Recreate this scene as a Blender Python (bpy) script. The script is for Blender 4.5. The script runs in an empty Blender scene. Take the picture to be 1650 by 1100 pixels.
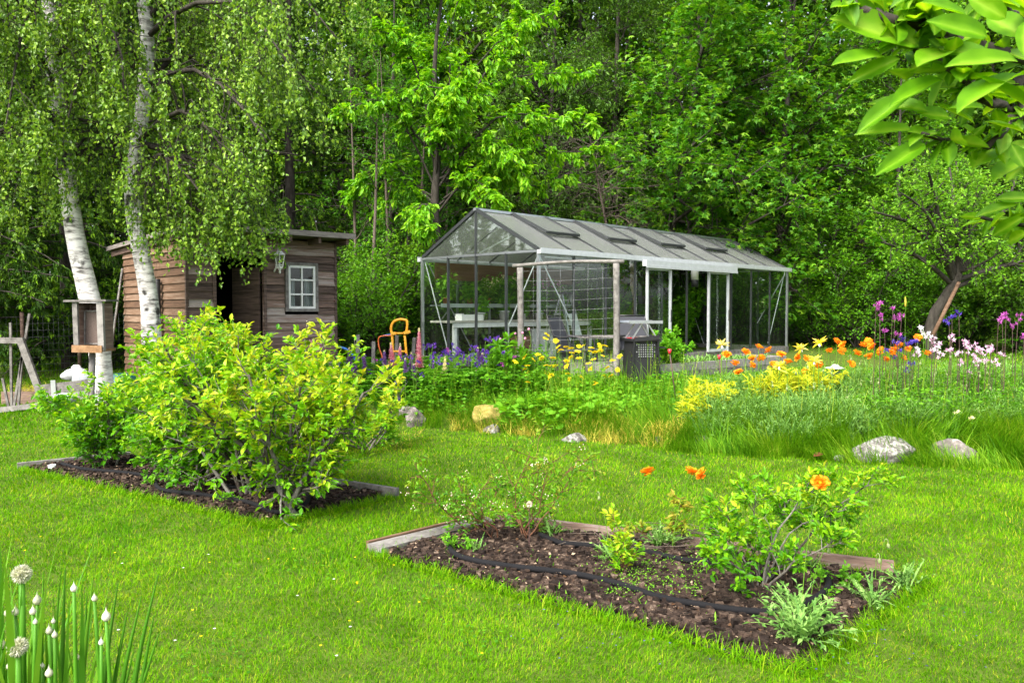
import bpy, math, random
import numpy as np

RS = np.random.default_rng(11)
random.seed(5)
SC = bpy.context.scene
COL = SC.collection
PI = math.pi

# ------------------------------------------------------------------ camera maths
CAMZ, FPX, PITCH = 1.65, 1283.3, math.atan(50 / 1283.3)
_ca, _sa = math.cos(PITCH), math.sin(PITCH)


def P(px, py, D):
    """photo pixel (1650 x 1100) at world depth y = D -> point"""
    x = (px - 825) / FPX
    u = -(py - 550) / FPX
    dy, dz = _ca + u * _sa, -_sa + u * _ca
    k = D / dy
    return np.array([x * k, D, CAMZ + dz * k])


def smooth(a, b, x):
    t = np.clip((x - a) / (b - a), 0, 1)
    return t * t * (3 - 2 * t)


EX = [-30, -9, -6, -4, -1.75, -0.2, 0.9, 1.9, 3.9, 5.5, 9, 30]
EY = [14, 13.2, 12.6, 12.0, 11.4, 10.7, 10.05, 9.6, 8.85, 8.45, 7.9, 7.5]


def edge(x):
    return np.interp(x, EX, EY)


_nd = np.random.default_rng(3)
_ND = [(_nd.uniform(0, 2 * PI), _nd.uniform(0.6, 1.9), _nd.uniform(0, 6.3)) for _ in range(9)]


def noise2(x, y, s=1.0):
    r = 0
    for a, f, p in _ND:
        r = r + np.sin((x * math.cos(a) + y * math.sin(a)) * f / s * 3 + p + 1.3 * np.sin((x * math.sin(a) - y * math.cos(a)) * f / s * 1.7 + 2 * p))
    return r / 9 * 1.6


def h(x, y):
    x = np.asarray(x, float); y = np.asarray(y, float)
    s = y - edge(x)
    m = smooth(-7.5, -3.5, x)
    r = 0.22 * smooth(0, 0.7, s) + 0.34 * smooth(0.5, 3.2, s)
    l = 0.42 * smooth(-2, 3, s)
    z = m * r + (1 - m) * l
    z = z + 0.035 * np.clip(y - 21, 0, 200) + 0.012 * noise2(x, y, 2.0)
    return z


def G(px, py):
    lo = 2.0
    D = lo
    while D < 60:
        p = P(px, py, D)
        if p[2] < h(p[0], p[1]):
            break
        D += 0.02
    return np.array([p[0], p[1], float(h(p[0], p[1]))])


def at(px, D):
    x = (px - 825) / FPX * D
    return np.array([x, D, float(h(x, D))])


def nrm(v):
    v = np.asarray(v, float)
    return v / np.maximum(np.linalg.norm(v, axis=-1, keepdims=True), 1e-9)


def U(a, b, n=None):
    return RS.uniform(a, b, n)


# ------------------------------------------------------------------ mesh builder
class MB:
    def __init__(s):
        s.v, s.f, s.t, s.m, s.sm, s.n = [], [], [], [], [], 0

    def add(s, v, faces, tint=0.5, mat=0, smooth=False):
        v = np.asarray(v, float).reshape(-1, 3)
        s.v.append(v)
        s.t.append(np.broadcast_to(np.asarray(tint, float).reshape(-1) if np.ndim(tint) else float(tint), (len(v),)))
        for fa in (faces if isinstance(faces, list) else [faces]):
            fa = np.asarray(fa, np.int64)
            if fa.ndim == 1:
                fa = fa[None]
            s.f.append(fa + s.n); s.m.append(mat); s.sm.append(smooth)
        s.n += len(v)
        return s

    def mesh(s, name, mats, off=(0, 0, 0)):
        me = bpy.data.meshes.new(name)
        v = np.concatenate(s.v) - np.asarray(off, float)
        me.vertices.add(len(v)); me.vertices.foreach_set('co', v.astype(np.float32).ravel())
        tot = np.concatenate([np.full(len(f), f.shape[1]) for f in s.f])
        lv = np.concatenate([f.ravel() for f in s.f])
        start = np.concatenate([[0], np.cumsum(tot)[:-1]])
        me.loops.add(len(lv)); me.loops.foreach_set('vertex_index', lv.astype(np.int32))
        me.polygons.add(len(tot))
        me.polygons.foreach_set('loop_start', start.astype(np.int32))
        me.polygons.foreach_set('loop_total', tot.astype(np.int32))
        me.polygons.foreach_set('material_index', np.concatenate([np.full(len(f), m) for f, m in zip(s.f, s.m)]).astype(np.int32))
        me.polygons.foreach_set('use_smooth', np.concatenate([np.full(len(f), b) for f, b in zip(s.f, s.sm)]))
        a = me.attributes.new('tint', 'FLOAT', 'POINT')
        a.data.foreach_set('value', np.concatenate(s.t).astype(np.float32))
        me.update(calc_edges=True)
        for m in (mats if isinstance(mats, (list, tuple)) else [mats]):
            me.materials.append(m)
        return me

    def build(s, name, mats, parent=None, local=False):
        """verts are in world space (local=True: in the parent's space)"""
        off = (0, 0, 0) if (local or parent is None) else ORI[parent.name]
        o = bpy.data.objects.new(name, s.mesh(name, mats, off))
        COL.objects.link(o)
        if parent is not None:
            o.parent = parent
            ORI[o.name] = ORI.get(parent.name, (0, 0, 0))
        return o


ORI = {}


def tag(o, label, cat, group=None, kind=None):
    if label: o['label'] = label
    if cat: o['category'] = cat
    if group: o['group'] = group
    if kind: o['kind'] = kind
    return o


def reseed(s):
    global RS
    import zlib
    RS = np.random.default_rng(zlib.crc32(s.encode()))


def thing(name, label, cat, loc=(0, 0, 0), rz=0, group=None):
    o = bpy.data.objects.new(name, None)
    o.empty_display_size = 0.1
    COL.objects.link(o)
    o.location = tuple(float(c) for c in loc); o.rotation_euler = (0, 0, rz)
    ORI[o.name] = tuple(float(c) for c in loc)
    return tag(o, label, cat, group)


def child(name, me, parent, loc=(0, 0, 0), rot=(0, 0, 0), sc=(1, 1, 1)):
    o = bpy.data.objects.new(name, me)
    COL.objects.link(o); o.parent = parent
    o.location = loc; o.rotation_euler = rot; o.scale = sc
    return o


def copy_tree(o, parent=None):
    c = o.copy(); COL.objects.link(c); c.parent = parent
    for ch in list(o.children):
        copy_tree(ch, c)
    return c


# ------------------------------------------------------------------ shapes
BOXF = np.array([[0, 1, 3, 2], [4, 6, 7, 5], [0, 4, 5, 1], [2, 3, 7, 6], [0, 2, 6, 4], [1, 5, 7, 3]])


def box(mb, lo, hi, tint=0.5, mat=0):
    v = [[(lo, hi)[i][0], (lo, hi)[j][1], (lo, hi)[k][2]] for i in (0, 1) for j in (0, 1) for k in (0, 1)]
    mb.add(v, BOXF, tint, mat)


def beam(mb, p0, p1, w, t, up=(0, 0, 1), tint=0.5, mat=0, w1=None, t1=None):
    p0 = np.asarray(p0, float); p1 = np.asarray(p1, float)
    d = nrm(p1 - p0); up = np.asarray(up, float)
    if abs(d @ nrm(up)) > 0.98: up = np.array([1.0, 0, 0])
    s = nrm(np.cross(d, up)); n = np.cross(s, d)
    w1 = w if w1 is None else w1; t1 = t if t1 is None else t1
    v = []
    for p, a, b in ((p0, w, t), (p1, w1, t1)):
        for j in (-1, 1):
            for k in (-1, 1):
                v.append(p + s * j * a / 2 + n * k * b / 2)
    mb.add(v, BOXF, tint, mat)


def tubes(mb, paths, radii, sides=5, tint=0.5, mat=0, caps=False):
    p = np.asarray(paths, float)
    if p.ndim == 2: p = p[None]
    N, K, _ = p.shape
    r = np.broadcast_to(np.asarray(radii, float), (N, K))
    T = nrm(np.gradient(p, axis=1))
    mt = np.abs(nrm(T.mean(axis=1)))
    ref = np.eye(3)[np.argmin(mt, axis=1)]
    A = nrm(np.cross(T, ref[:, None, :])); B = np.cross(T, A)
    an = np.arange(sides) * 2 * PI / sides
    V = p[:, :, None, :] + r[:, :, None, None] * (np.cos(an)[None, None, :, None] * A[:, :, None, :] + np.sin(an)[None, None, :, None] * B[:, :, None, :])
    k = np.arange(K - 1)[:, None] * sides; j = np.arange(sides)[None]; j2 = (j + 1) % sides
    f = np.stack([k + j, k + j2, k + sides + j2, k + sides + j], -1).reshape(-1, 4)
    F = (f[None] + (np.arange(N) * K * sides)[:, None, None]).reshape(-1, 4)
    fs = [F]
    if caps:
        base = (np.arange(N) * K * sides)[:, None]
        fs += [base + np.arange(sides)[None, ::-1], base + (K - 1) * sides + np.arange(sides)[None]]
    t = np.broadcast_to(np.asarray(tint, float).reshape(-1, 1, 1) if np.ndim(tint) else np.array([[[float(tint)]]]), (N, K, sides))
    mb.add(V.reshape(-1, 3), fs, t.ravel(), mat, True)


def curve(pts, n=24):
    """smooth polyline through points (Catmull-Rom)"""
    p = np.asarray(pts, float)
    if len(p) == 2:
        return p[0] + (p[1] - p[0]) * np.linspace(0, 1, n)[:, None]
    q = np.vstack([2 * p[0] - p[1], p, 2 * p[-1] - p[-2]])
    out = []
    for t in np.linspace(0, len(p) - 1 - 1e-6, n):
        i = int(t); f = t - i
        a, b, c, d = q[i:i + 4]
        out.append(0.5 * (2 * b + (c - a) * f + (2 * a - 5 * b + 4 * c - d) * f * f + (3 * b - a - 3 * c + d) * f ** 3))
    return np.array(out)


def tube(mb, pts, r, sides=6, n=None, tint=0.5, mat=0, caps=True):
    p = curve(pts, n) if n else np.asarray(pts, float)
    rr = np.interp(np.linspace(0, 1, len(p)), np.linspace(0, 1, len(np.atleast_1d(r))), np.atleast_1d(r))
    tubes(mb, p[None], rr[None], sides, tint, mat, caps)


def lathe(mb, prof, c=(0, 0, 0), sides=16, tint=0.5, mat=0, smooth=True):
    prof = np.asarray(prof, float); an = np.arange(sides) * 2 * PI / sides
    V = np.stack([prof[:, 0:1] * np.cos(an), prof[:, 0:1] * np.sin(an), np.repeat(prof[:, 1:2], sides, 1)], -1) + np.asarray(c, float)
    K = len(prof)
    k = np.arange(K - 1)[:, None] * sides; j = np.arange(sides)[None]; j2 = (j + 1) % sides
    f = np.stack([k + j, k + j2, k + sides + j2, k + sides + j], -1).reshape(-1, 4)
    mb.add(V.reshape(-1, 3), f, tint, mat, smooth)


def T_(v, f):
    return np.array(v, float), [np.array(a) for a in f]


LEAF4 = T_([(0, 0, 0), (-.5, .42, .13), (0, 1, -.06), (.5, .42, .13)], [[[0, 3, 2], [0, 2, 1]]])
LEAF10 = T_([(0, 0, 0), (-.36, .22, .08), (-.5, .5, .11), (-.3, .8, .03), (0, 1, -.12), (.3, .8, .03), (.5, .5, .11), (.36, .22, .08), (0, .33, 0), (0, .68, -.02)],
            [[[0, 8, 1], [0, 7, 8]], [[1, 8, 9, 2], [2, 9, 4, 3], [8, 7, 6, 9], [9, 6, 5, 4]]])


def _maple():
    v = [(0, .32, 0)]
    for a, r, z in ((180, .16, 0), (138, .44, -.1), (112, .26, .03), (78, .56, -.08), (40, .3, .03), (0, .68, -.12), (-40, .3, .03), (-78, .56, -.08), (-112, .26, .03), (-138, .44, -.1)):
        v.append((r * math.sin(math.radians(a)), .32 + r * math.cos(math.radians(a)), z))
    return T_(v, [[[0, 1 + i, 1 + (i + 1) % 10] for i in range(10)]])


MAPLE = _maple()
ROUND = T_([(0, .12, 0)] + [(.5 * math.sin(a) * (1.0), .5 - .5 * math.cos(a) * (1 if abs(a - PI) > .1 else 1.1), .07 * math.sin(2.5 * a)) for a in np.linspace(.35, 2 * PI - .35, 9)],
           [[[0, i, i + 1] for i in range(1, 9)]])
PETAL = T_([(0, 0, 0), (-.3, .35, .1), (-.52, .75, .16), (-.25, 1, .08), (.05, .93, .2), (.3, 1.02, .06), (.52, .72, .15), (.3, .35, .1), (0, .55, -.02)],
           [[[8, 0, 1], [8, 1, 2], [8, 2, 3], [8, 3, 4], [8, 4, 5], [8, 5, 6], [8, 6, 7], [8, 7, 0]]])


def leaves(mb, pos, d, n, L, wr=0.5, tpl=LEAF4, tint=0.5, mat=0, smooth=False, vt=None):
    pos = np.asarray(pos, float); N = len(pos)
    d = nrm(np.broadcast_to(d, (N, 3))); n = np.broadcast_to(n, (N, 3))
    s = nrm(np.cross(d, n)); n2 = np.cross(s, d)
    L = np.broadcast_to(np.asarray(L, float), (N,))[:, None, None]
    wr = np.broadcast_to(np.asarray(wr, float), (N,))[:, None, None]
    tv, tf = tpl
    V = pos[:, None, :] + L * (tv[None, :, 0:1] * wr * s[:, None] + tv[None, :, 1:2] * d[:, None] + tv[None, :, 2:3] * n2[:, None])
    k = len(tv)
    off = (np.arange(N) * k)[:, None, None]
    fs = [(f[None] + off).reshape(-1, f.shape[1]) for f in tf]
    t = np.repeat(np.broadcast_to(np.asarray(tint, float), (N,)), k)
    if vt is not None: t = np.clip(t + np.tile(vt, N), 0, 1)
    mb.add(V.reshape(-1, 3), fs, t, mat, smooth)


def blades(mb, base, az, L, W, tilt, bend, K=3, prof=(1, .85, .6), tint=0.5, mat=0):
    base = np.asarray(base, float); N = len(base)
    bc = lambda a: np.broadcast_to(np.asarray(a, float), (N,))
    az, L, W, tilt, bend, tint = map(bc, (az, L, W, tilt, bend, tint))
    s = np.arange(K) / max(K - 1, 1)
    th = tilt[:, None] + bend[:, None] * s
    r = np.concatenate([np.zeros((N, 1)), np.cumsum(np.sin(th), 1)], 1) * (L / K)[:, None]
    z = np.concatenate([np.zeros((N, 1)), np.cumsum(np.cos(th), 1)], 1) * (L / K)[:, None]
    c = np.stack([r * np.cos(az)[:, None], r * np.sin(az)[:, None], z], -1) + base[:, None, :]
    saz = az + RS.normal(0, 0.5, N)
    side = np.stack([-np.sin(saz), np.cos(saz), np.zeros(N)], -1)
    pw = np.interp(np.linspace(0, 1, K), np.linspace(0, 1, len(prof)), prof)
    V = np.empty((N, 2 * K + 1, 3))
    for k in range(K):
        V[:, 2 * k] = c[:, k] - side * (W * pw[k] / 2)[:, None]
        V[:, 2 * k + 1] = c[:, k] + side * (W * pw[k] / 2)[:, None]
    V[:, 2 * K] = c[:, K]
    f4 = np.array([[2 * k, 2 * k + 1, 2 * k + 3, 2 * k + 2] for k in range(K - 1)])
    f3 = np.array([[2 * K - 2, 2 * K - 1, 2 * K]])
    off = (np.arange(N) * (2 * K + 1))[:, None, None]
    fs = [(f[None] + off).reshape(-1, f.shape[1]) for f in (f4, f3) if len(f)]
    mb.add(V.reshape(-1, 3), fs, np.repeat(tint, 2 * K + 1), mat)
    return c


# ------------------------------------------------------------------ plant growth
def sample(paths, t):
    """paths N,K,3 ; t N -> pos, tangent"""
    N, K, _ = paths.shape
    f = np.clip(t, 0, .9999) * (K - 1); i = f.astype(int); w = (f - i)[:, None]
    a = paths[np.arange(N), i]; b = paths[np.arange(N), i + 1]
    return a + (b - a) * w, nrm(b - a), f


def grow(paths, radii, n, t0=.2, t1=1., L=1., ang=(40, 70), K=5, up=0., upk=0., wander=.12, rs=.55, shrink=.4, rmin=.003, lv=.3):
    N, Kp, _ = paths.shape
    idx = np.repeat(np.arange(N), n); M = len(idx)
    t = U(t0, t1, M)
    pos, tan, f = sample(paths[idx], t)
    r0 = radii[idx, np.clip(np.round(f).astype(int), 0, Kp - 1)] * rs
    a = np.radians(U(ang[0], ang[1], M))[:, None]; b = U(0, 2 * PI, M)[:, None]
    ref = np.where(np.abs(tan[:, 2:3]) > .8, np.array([[1., 0, 0]]), np.array([[0, 0, 1.]]))
    A = nrm(np.cross(tan, ref)); B = np.cross(tan, A)
    d = nrm(np.cos(a) * tan + np.sin(a) * (np.cos(b) * A + np.sin(b) * B))
    ln = L * U(1 - lv, 1 + lv, M) * (1 - shrink * (t - t0) / max(t1 - t0, 1e-6))
    step = (ln / (K - 1))[:, None]
    out = np.empty((M, K, 3)); out[:, 0] = pos
    ez = np.array([0, 0, 1.])
    for k in range(1, K):
        d = nrm(d + ez * (up + upk * k) + RS.normal(0, wander, (M, 3)))
        out[:, k] = out[:, k - 1] + d * step
    rr = np.maximum(r0, rmin)[:, None] * np.linspace(1, .35, K)[None]
    return out, np.maximum(rr, rmin * .6)


def along(paths, n, t0=.1, t1=1.):
    idx = np.repeat(np.arange(len(paths)), n)
    t = U(t0, t1, len(idx))
    p, d, _ = sample(paths[idx], t)
    return p, d, idx


def put_leaves(mb, paths, n, L, wr, tpl=LEAF4, along_=.6, rnd=.8, down=.2, upn=1., nr=.6, t0=.1, t1=1., jit=.02, tint=None, lv=.3):
    p, d, idx = along(paths, n, t0, t1)
    M = len(p)
    dd = nrm(d * along_ + RS.normal(0, rnd, (M, 3)) * np.array([1, 1, .6]) + np.array([0, 0, -down]))
    nn = nrm(np.array([0, 0, upn]) + RS.normal(0, nr, (M, 3)))
    ti = U(0, 1, M) if tint is None else np.clip(tint[idx] + RS.normal(0, .16, M), 0, 1)
    leaves(mb, p + RS.normal(0, jit, (M, 3)), dd, nn, L * U(1 - lv, 1 + lv, M), wr, tpl, ti)


def rtrunk(pts, r, K=14):
    p = curve(pts, K)
    rr = np.interp(np.linspace(0, 1, K), np.linspace(0, 1, len(r)), r)
    return p[None], rr[None]


# ------------------------------------------------------------------ materials
def newmat(name):
    m = bpy.data.materials.new(name); m.use_nodes = True
    nt = m.node_tree; nt.nodes.clear()
    return m, nt, nt.nodes.new('ShaderNodeOutputMaterial')


def N_(nt, t, **kw):
    n = nt.nodes.new(t)
    for k, v in kw.items():
        if hasattr(n, k) and k not in n.inputs:
            setattr(n, k, v)
        else:
            n.inputs[k].default_value = v
    return n


def ramp(nt, stops, src=None):
    n = nt.nodes.new('ShaderNodeValToRGB')
    e = n.color_ramp.elements
    while len(e) > 1: e.remove(e[-1])
    e[0].position = stops[0][0]; e[0].color = (*stops[0][1], 1)
    for p, c in stops[1:]:
        x = e.new(p); x.color = (*c, 1)
    if src is not None: nt.links.new(src, n.inputs[0])
    return n


def leafmat(name, cols, trans=.35, rough=.45, spec=.4, tcol=None, patch=0.0):
    if spec >= .3: spec *= .55; rough = min(rough + .05, .6)
    if 'petal' not in name: cols = [(r * .97, g * 1.14, b * .4) for r, g, b in cols]
    m, nt, out = newmat(name)
    at_ = N_(nt, 'ShaderNodeAttribute', attribute_name='tint')
    src = at_.outputs['Fac']
    if patch:
        ge = N_(nt, 'ShaderNodeNewGeometry')
        no = N_(nt, 'ShaderNodeTexNoise', Scale=patch, Detail=2.)
        nt.links.new(ge.outputs['Position'], no.inputs['Vector'])
        mr = N_(nt, 'ShaderNodeMath', operation='MULTIPLY_ADD'); mr.inputs[1].default_value = .9; mr.inputs[2].default_value = -.45
        nt.links.new(no.outputs['Fac'], mr.inputs[0])
        ad = N_(nt, 'ShaderNodeMath', operation='ADD', use_clamp=True)
        nt.links.new(src, ad.inputs[0]); nt.links.new(mr.outputs[0], ad.inputs[1]); src = ad.outputs[0]
    rp = ramp(nt, [(i / (len(cols) - 1), c) for i, c in enumerate(cols)], src)
    b = N_(nt, 'ShaderNodeBsdfPrincipled', Roughness=rough)
    b.inputs['Specular IOR Level'].default_value = spec
    nt.links.new(rp.outputs[0], b.inputs['Base Color'])
    t = N_(nt, 'ShaderNodeBsdfTranslucent')
    mc = N_(nt, 'ShaderNodeMix', data_type='RGBA', blend_type='MULTIPLY'); mc.inputs[0].default_value = 1
    nt.links.new(rp.outputs[0], mc.inputs[6]); mc.inputs[7].default_value = (*(tcol or (1.5, 1.4, .6)), 1)
    nt.links.new(mc.outputs[2], t.inputs['Color'])
    mx = N_(nt, 'ShaderNodeMixShader'); mx.inputs[0].default_value = trans
    nt.links.new(b.outputs[0], mx.inputs[1]); nt.links.new(t.outputs[0], mx.inputs[2])
    nt.links.new(mx.outputs[0], out.inputs[0])
    return m


def surf(name, c1, c2, scale=(20, 20, 3), rough=.8, spec=.3, metal=0., tintw=.5, bump=.3, stops=None, detail=5., coord='Object', bscale=None, extra=None):
    """noise blend of two colours + per-piece tint"""
    m, nt, out = newmat(name)
    tc = N_(nt, 'ShaderNodeTexCoord'); mp = N_(nt, 'ShaderNodeMapping')
    mp.inputs['Scale'].default_value = scale
    nt.links.new(tc.outputs[coord], mp.inputs[0])
    no = N_(nt, 'ShaderNodeTexNoise', Scale=1., Detail=detail, Roughness=.65)
    nt.links.new(mp.outputs[0], no.inputs['Vector'])
    at_ = N_(nt, 'ShaderNodeAttribute', attribute_name='tint')
    ma = N_(nt, 'ShaderNodeMath', operation='MULTIPLY_ADD'); ma.inputs[1].default_value = tintw; ma.inputs[2].default_value = -tintw / 2
    nt.links.new(at_.outputs['Fac'], ma.inputs[0])
    ad = N_(nt, 'ShaderNodeMath', operation='ADD', use_clamp=True)
    nt.links.new(no.outputs['Fac'], ad.inputs[0]); nt.links.new(ma.outputs[0], ad.inputs[1])
    rp = ramp(nt, stops or [(.25, c1), (.75, c2)], ad.outputs[0])
    b = N_(nt, 'ShaderNodeBsdfPrincipled', Roughness=rough, Metallic=metal)
    b.inputs['Specular IOR Level'].default_value = spec
    nt.links.new(rp.outputs[0], b.inputs['Base Color'])
    if bump:
        bp = N_(nt, 'ShaderNodeBump', Strength=bump, Distance=.02)
        nt.links.new(no.outputs['Fac'], bp.inputs['Height']); nt.links.new(bp.outputs[0], b.inputs['Normal'])
    nt.links.new(b.outputs[0], out.inputs[0])
    return m


def plain(name, c, rough=.5, metal=0., spec=.5, var=.15):
    c2 = tuple(min(1, x * (1 + var)) for x in c); c1 = tuple(x * (1 - var) for x in c)
    return surf(name, c1, c2, (9, 9, 9), rough, spec, metal, .2, .03)


def glassmat(name, tint=(.86, .93, .89), refl=1.0, dirt_sheen=.04, dirt_sheen_col=(.5, .52, .48), rough=.02):
    m, nt, out = newmat(name)
    tr = N_(nt, 'ShaderNodeBsdfTransparent'); tr.inputs[0].default_value = (*tint, 1)
    gl = N_(nt, 'ShaderNodeBsdfGlossy', Roughness=rough); gl.inputs[0].default_value = (1, 1, 1, 1)
    fr = N_(nt, 'ShaderNodeFresnel', IOR=1.5)
    mu = N_(nt, 'ShaderNodeMath', operation='MULTIPLY'); mu.inputs[1].default_value = refl
    nt.links.new(fr.outputs[0], mu.inputs[0])
    mx = N_(nt, 'ShaderNodeMixShader')
    nt.links.new(mu.outputs[0], mx.inputs[0]); nt.links.new(tr.outputs[0], mx.inputs[1]); nt.links.new(gl.outputs[0], mx.inputs[2])
    di = N_(nt, 'ShaderNodeBsdfDiffuse'); di.inputs[0].default_value = (*dirt_sheen_col, 1)
    tl = N_(nt, 'ShaderNodeBsdfTranslucent'); tl.inputs[0].default_value = (*dirt_sheen_col, 1)
    m2 = N_(nt, 'ShaderNodeMixShader'); m2.inputs[0].default_value = .5
    nt.links.new(di.outputs[0], m2.inputs[1]); nt.links.new(tl.outputs[0], m2.inputs[2])
    tc = N_(nt, 'ShaderNodeTexCoord'); no = N_(nt, 'ShaderNodeTexNoise', Scale=1.1, Detail=2.)
    nt.links.new(tc.outputs['Object'], no.inputs['Vector'])
    mr = N_(nt, 'ShaderNodeMapRange'); mr.inputs[1].default_value = .3; mr.inputs[2].default_value = .75; mr.inputs[3].default_value = dirt_sheen * .78; mr.inputs[4].default_value = dirt_sheen * 1.22
    nt.links.new(no.outputs['Fac'], mr.inputs[0])
    m3 = N_(nt, 'ShaderNodeMixShader')
    nt.links.new(mr.outputs[0], m3.inputs[0]); nt.links.new(mx.outputs[0], m3.inputs[1]); nt.links.new(m2.outputs[0], m3.inputs[2])
    nt.links.new(m3.outputs[0], out.inputs[0])
    return m


M = {}
M['ground'] = surf('lawn_ground', (.03, .055, .008), (.09, .13, .016), (6, 6, 6), .95, .1, bump=.5, tintw=0)
M['forest_floor'] = surf('forest_floor', (.02, .03, .01), (.05, .06, .02), (3, 3, 3), .95, .1, tintw=0)
M['soil'] = surf('soil', None, None, (26, 26, 26), .95, .15, bump=1., tintw=.6,
                 stops=[(.2, (.008, .005, .004)), (.5, (.03, .02, .015)), (.68, (.075, .05, .036)), (.8, (.2, .15, .11))])
M['chips'] = surf('wood_chips', (.09, .045, .02), (.3, .22, .15), (30, 30, 30), .9, .2, tintw=1.2, bump=0)
M['grass'] = leafmat('grass_blade', [(.026, .085, .002), (.072, .185, .002), (.155, .30, .004), (.36, .33, .07)], .42, .6, .06, (1.25, 1.25, .25))
M['longgrass'] = leafmat('long_grass_blade', [(.035, .105, .006), (.085, .20, .010), (.19, .30, .03), (.36, .34, .14)], .4, .55, .12, (1.25, 1.25, .4))
M['straw'] = leafmat('dry_grass_blade', [(.25, .18, .06), (.45, .34, .12), (.6, .48, .2)], .3, .7, .2, (1.1, 1., .7))
M['birchleaf'] = leafmat('birch_leaf', [(.05, .10, .018), (.10, .18, .032), (.17, .265, .05), (.28, .36, .10)], .33, .35, .6, (1.4, 1.4, .5))
M['spruce'] = leafmat('spruce_needles', [(.014,.04,.009), (.03,.07,.014), (.13,.22,.014)], .2, .55, .3)
M['cherryleaf'] = leafmat('cherry_leaf', [(.07,.19,.006), (.12,.29,.008), (.19,.38,.016), (.27,.40,.04)], .42, .4, .5, (1.5, 1.4, .4))
M['mapleleaf'] = leafmat('maple_leaf', [(.035,.12,.012), (.06,.18,.018), (.11,.25,.022), (.18,.28,.04)], .38, .4, .5)
M['rowanleaf'] = leafmat('rowan_leaf', [(.03,.115,.022), (.065,.18,.03), (.11,.23,.05)], .35, .45, .4)
M['darkleaf'] = leafmat('forest_leaf', [(.02, .055, .007), (.04, .105, .012), (.08, .175, .016), (.16, .27, .025)], .32, .45, .4, patch=.5)
M['hazelleaf'] = leafmat('bird_cherry_leaf', [(.045,.13,.010), (.085,.21,.014), (.15,.29,.025)], .38, .45, .4, patch=.7)
M['hedgeleaf'] = leafmat('hedge_leaf', [(.04,.12,.008), (.075,.195,.010), (.15,.29,.016)], .36, .5, .35, patch=1.)
M['appleleaf'] = leafmat('apple_leaf', [(.07,.17,.018), (.13,.27,.03), (.21,.34,.06)], .38, .5, .4)
M['willowleaf'] = leafmat('willow_leaf', [(.03,.075,.018), (.065,.135,.03), (.12,.21,.06)], .33, .45, .4)
M['nearleaf'] = leafmat('plum_leaf', [(.06, .15, .005), (.10, .225, .008), (.15, .29, .016), (.26, .38, .07)], .52, .5, .25, (1.5, 1.35, .3))
M['bluebleaf'] = leafmat('blueberry_leaf', [(.05,.165,.008), (.10,.26,.009), (.20,.36,.014), (.36,.42,.04), (.45,.38,.07)], .4, .4, .45, (1.35, 1.25, .4))
M['sparseleaf'] = leafmat('young_blueberry_leaf', [(.045,.14,.016), (.09,.22,.02), (.17,.29,.03), (.3,.22,.07)], .4, .4, .45)
M['lupinleaf'] = leafmat('lupin_leaf', [(.05, .16, .02), (.09, .24, .03), (.16, .31, .05)], .38, .5, .35)
M['coverleaf'] = leafmat('bed_leaf', [(.035,.115,.010), (.075,.20,.014), (.14,.29,.022)], .38, .5, .35, patch=1.2)
M['roundleaf'] = leafmat('round_leaf', [(.07, .2, .02), (.12, .29, .03), (.2, .36, .06)], .4, .5, .35)
M['greyleaf'] = leafmat('poppy_leaf', [(.07, .15, .07), (.14, .245, .13), (.25, .36, .25)], .3, .6, .25, (1.2, 1.3, .7))
M['yellowleaf'] = leafmat('yellow_leaf', [(.36, .38, .03), (.56, .52, .05), (.74, .66, .16)], .35, .5, .3, (1.1, 1., .5))
M['onionleaf'] = leafmat('onion_leaf', [(.05, .14, .03), (.08, .21, .035), (.16, .28, .05)], .3, .4, .4)
M['stem'] = leafmat('green_stem', [(.08, .16, .04), (.14, .24, .06)], .2, .5, .3)
M['darkstem'] = plain('dark_stem', (.06, .03, .025), .6)
M['bark'] = surf('grey_bark', (.016, .013, .010), (.075, .066, .054), (14, 14, 4), .9, .2, bump=.8, tintw=.4)
M['lichenbark'] = surf('lichen_bark', (.035, .025, .019), (.18, .17, .145), (45, 45, 20), .9, .2, bump=.6, tintw=.4)
M['twig'] = surf('red_brown_twig', (.06, .022, .012), (.16, .07, .035), (40, 40, 40), .7, .3, bump=.2, tintw=.4)
M['drytwig'] = surf('dead_twig', (.05, .037, .03), (.15, .12, .095), (40, 40, 40), .9, .2, bump=.2, tintw=.4)
M['siding'] = surf('weathered_siding', None, None, (2.2, 2.2, 30), .85, .2, bump=.5, tintw=.75,
                   stops=[(.12, (.035, .024, .020)), (.36, (.105, .072, .058)), (.56, (.19, .125, .098)), (.78, (.31, .265, .24))])
M['sidewood'] = surf('warm_siding', None, None, (2.2, 2.2, 30), .8, .2, bump=.4, tintw=.5,
                     stops=[(.15, (.05, .029, .018)), (.5, (.13, .076, .046)), (.85, (.22, .155, .11))])
M['greywood'] = surf('grey_wood', (.055, .05, .045), (.235, .222, .205), (12, 12, 12), .9, .2, bump=.4, tintw=.5)
M['palewood'] = surf('pale_wood', (.11, .08, .052), (.30, .235, .165), (15, 15, 15), .85, .2, bump=.3, tintw=.5)
M['orangewood'] = surf('orange_wood', (.14, .075, .035), (.32, .19, .10), (15, 15, 15), .8, .2, bump=.3, tintw=.5)
M['interior_shade'] = plain('painted_interior_shade', (.012, .010, .009), .9)
M['roofboard'] = surf('roof_edge', (.06, .052, .046), (.24, .215, .195), (4, 4, 30), .9, .2, bump=.4)
M['white'] = plain('white_paint', (.62, .62, .60), .5)
M['rock'] = surf('lichen_rock', None, None, (17, 17, 17), .9, .2, bump=1., tintw=.3, detail=9.,
                 stops=[(.3, (.04, .037, .033)), (.46, (.12, .112, .10)), (.56, (.22, .215, .19)), (.68, (.40, .40, .35))])
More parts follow.
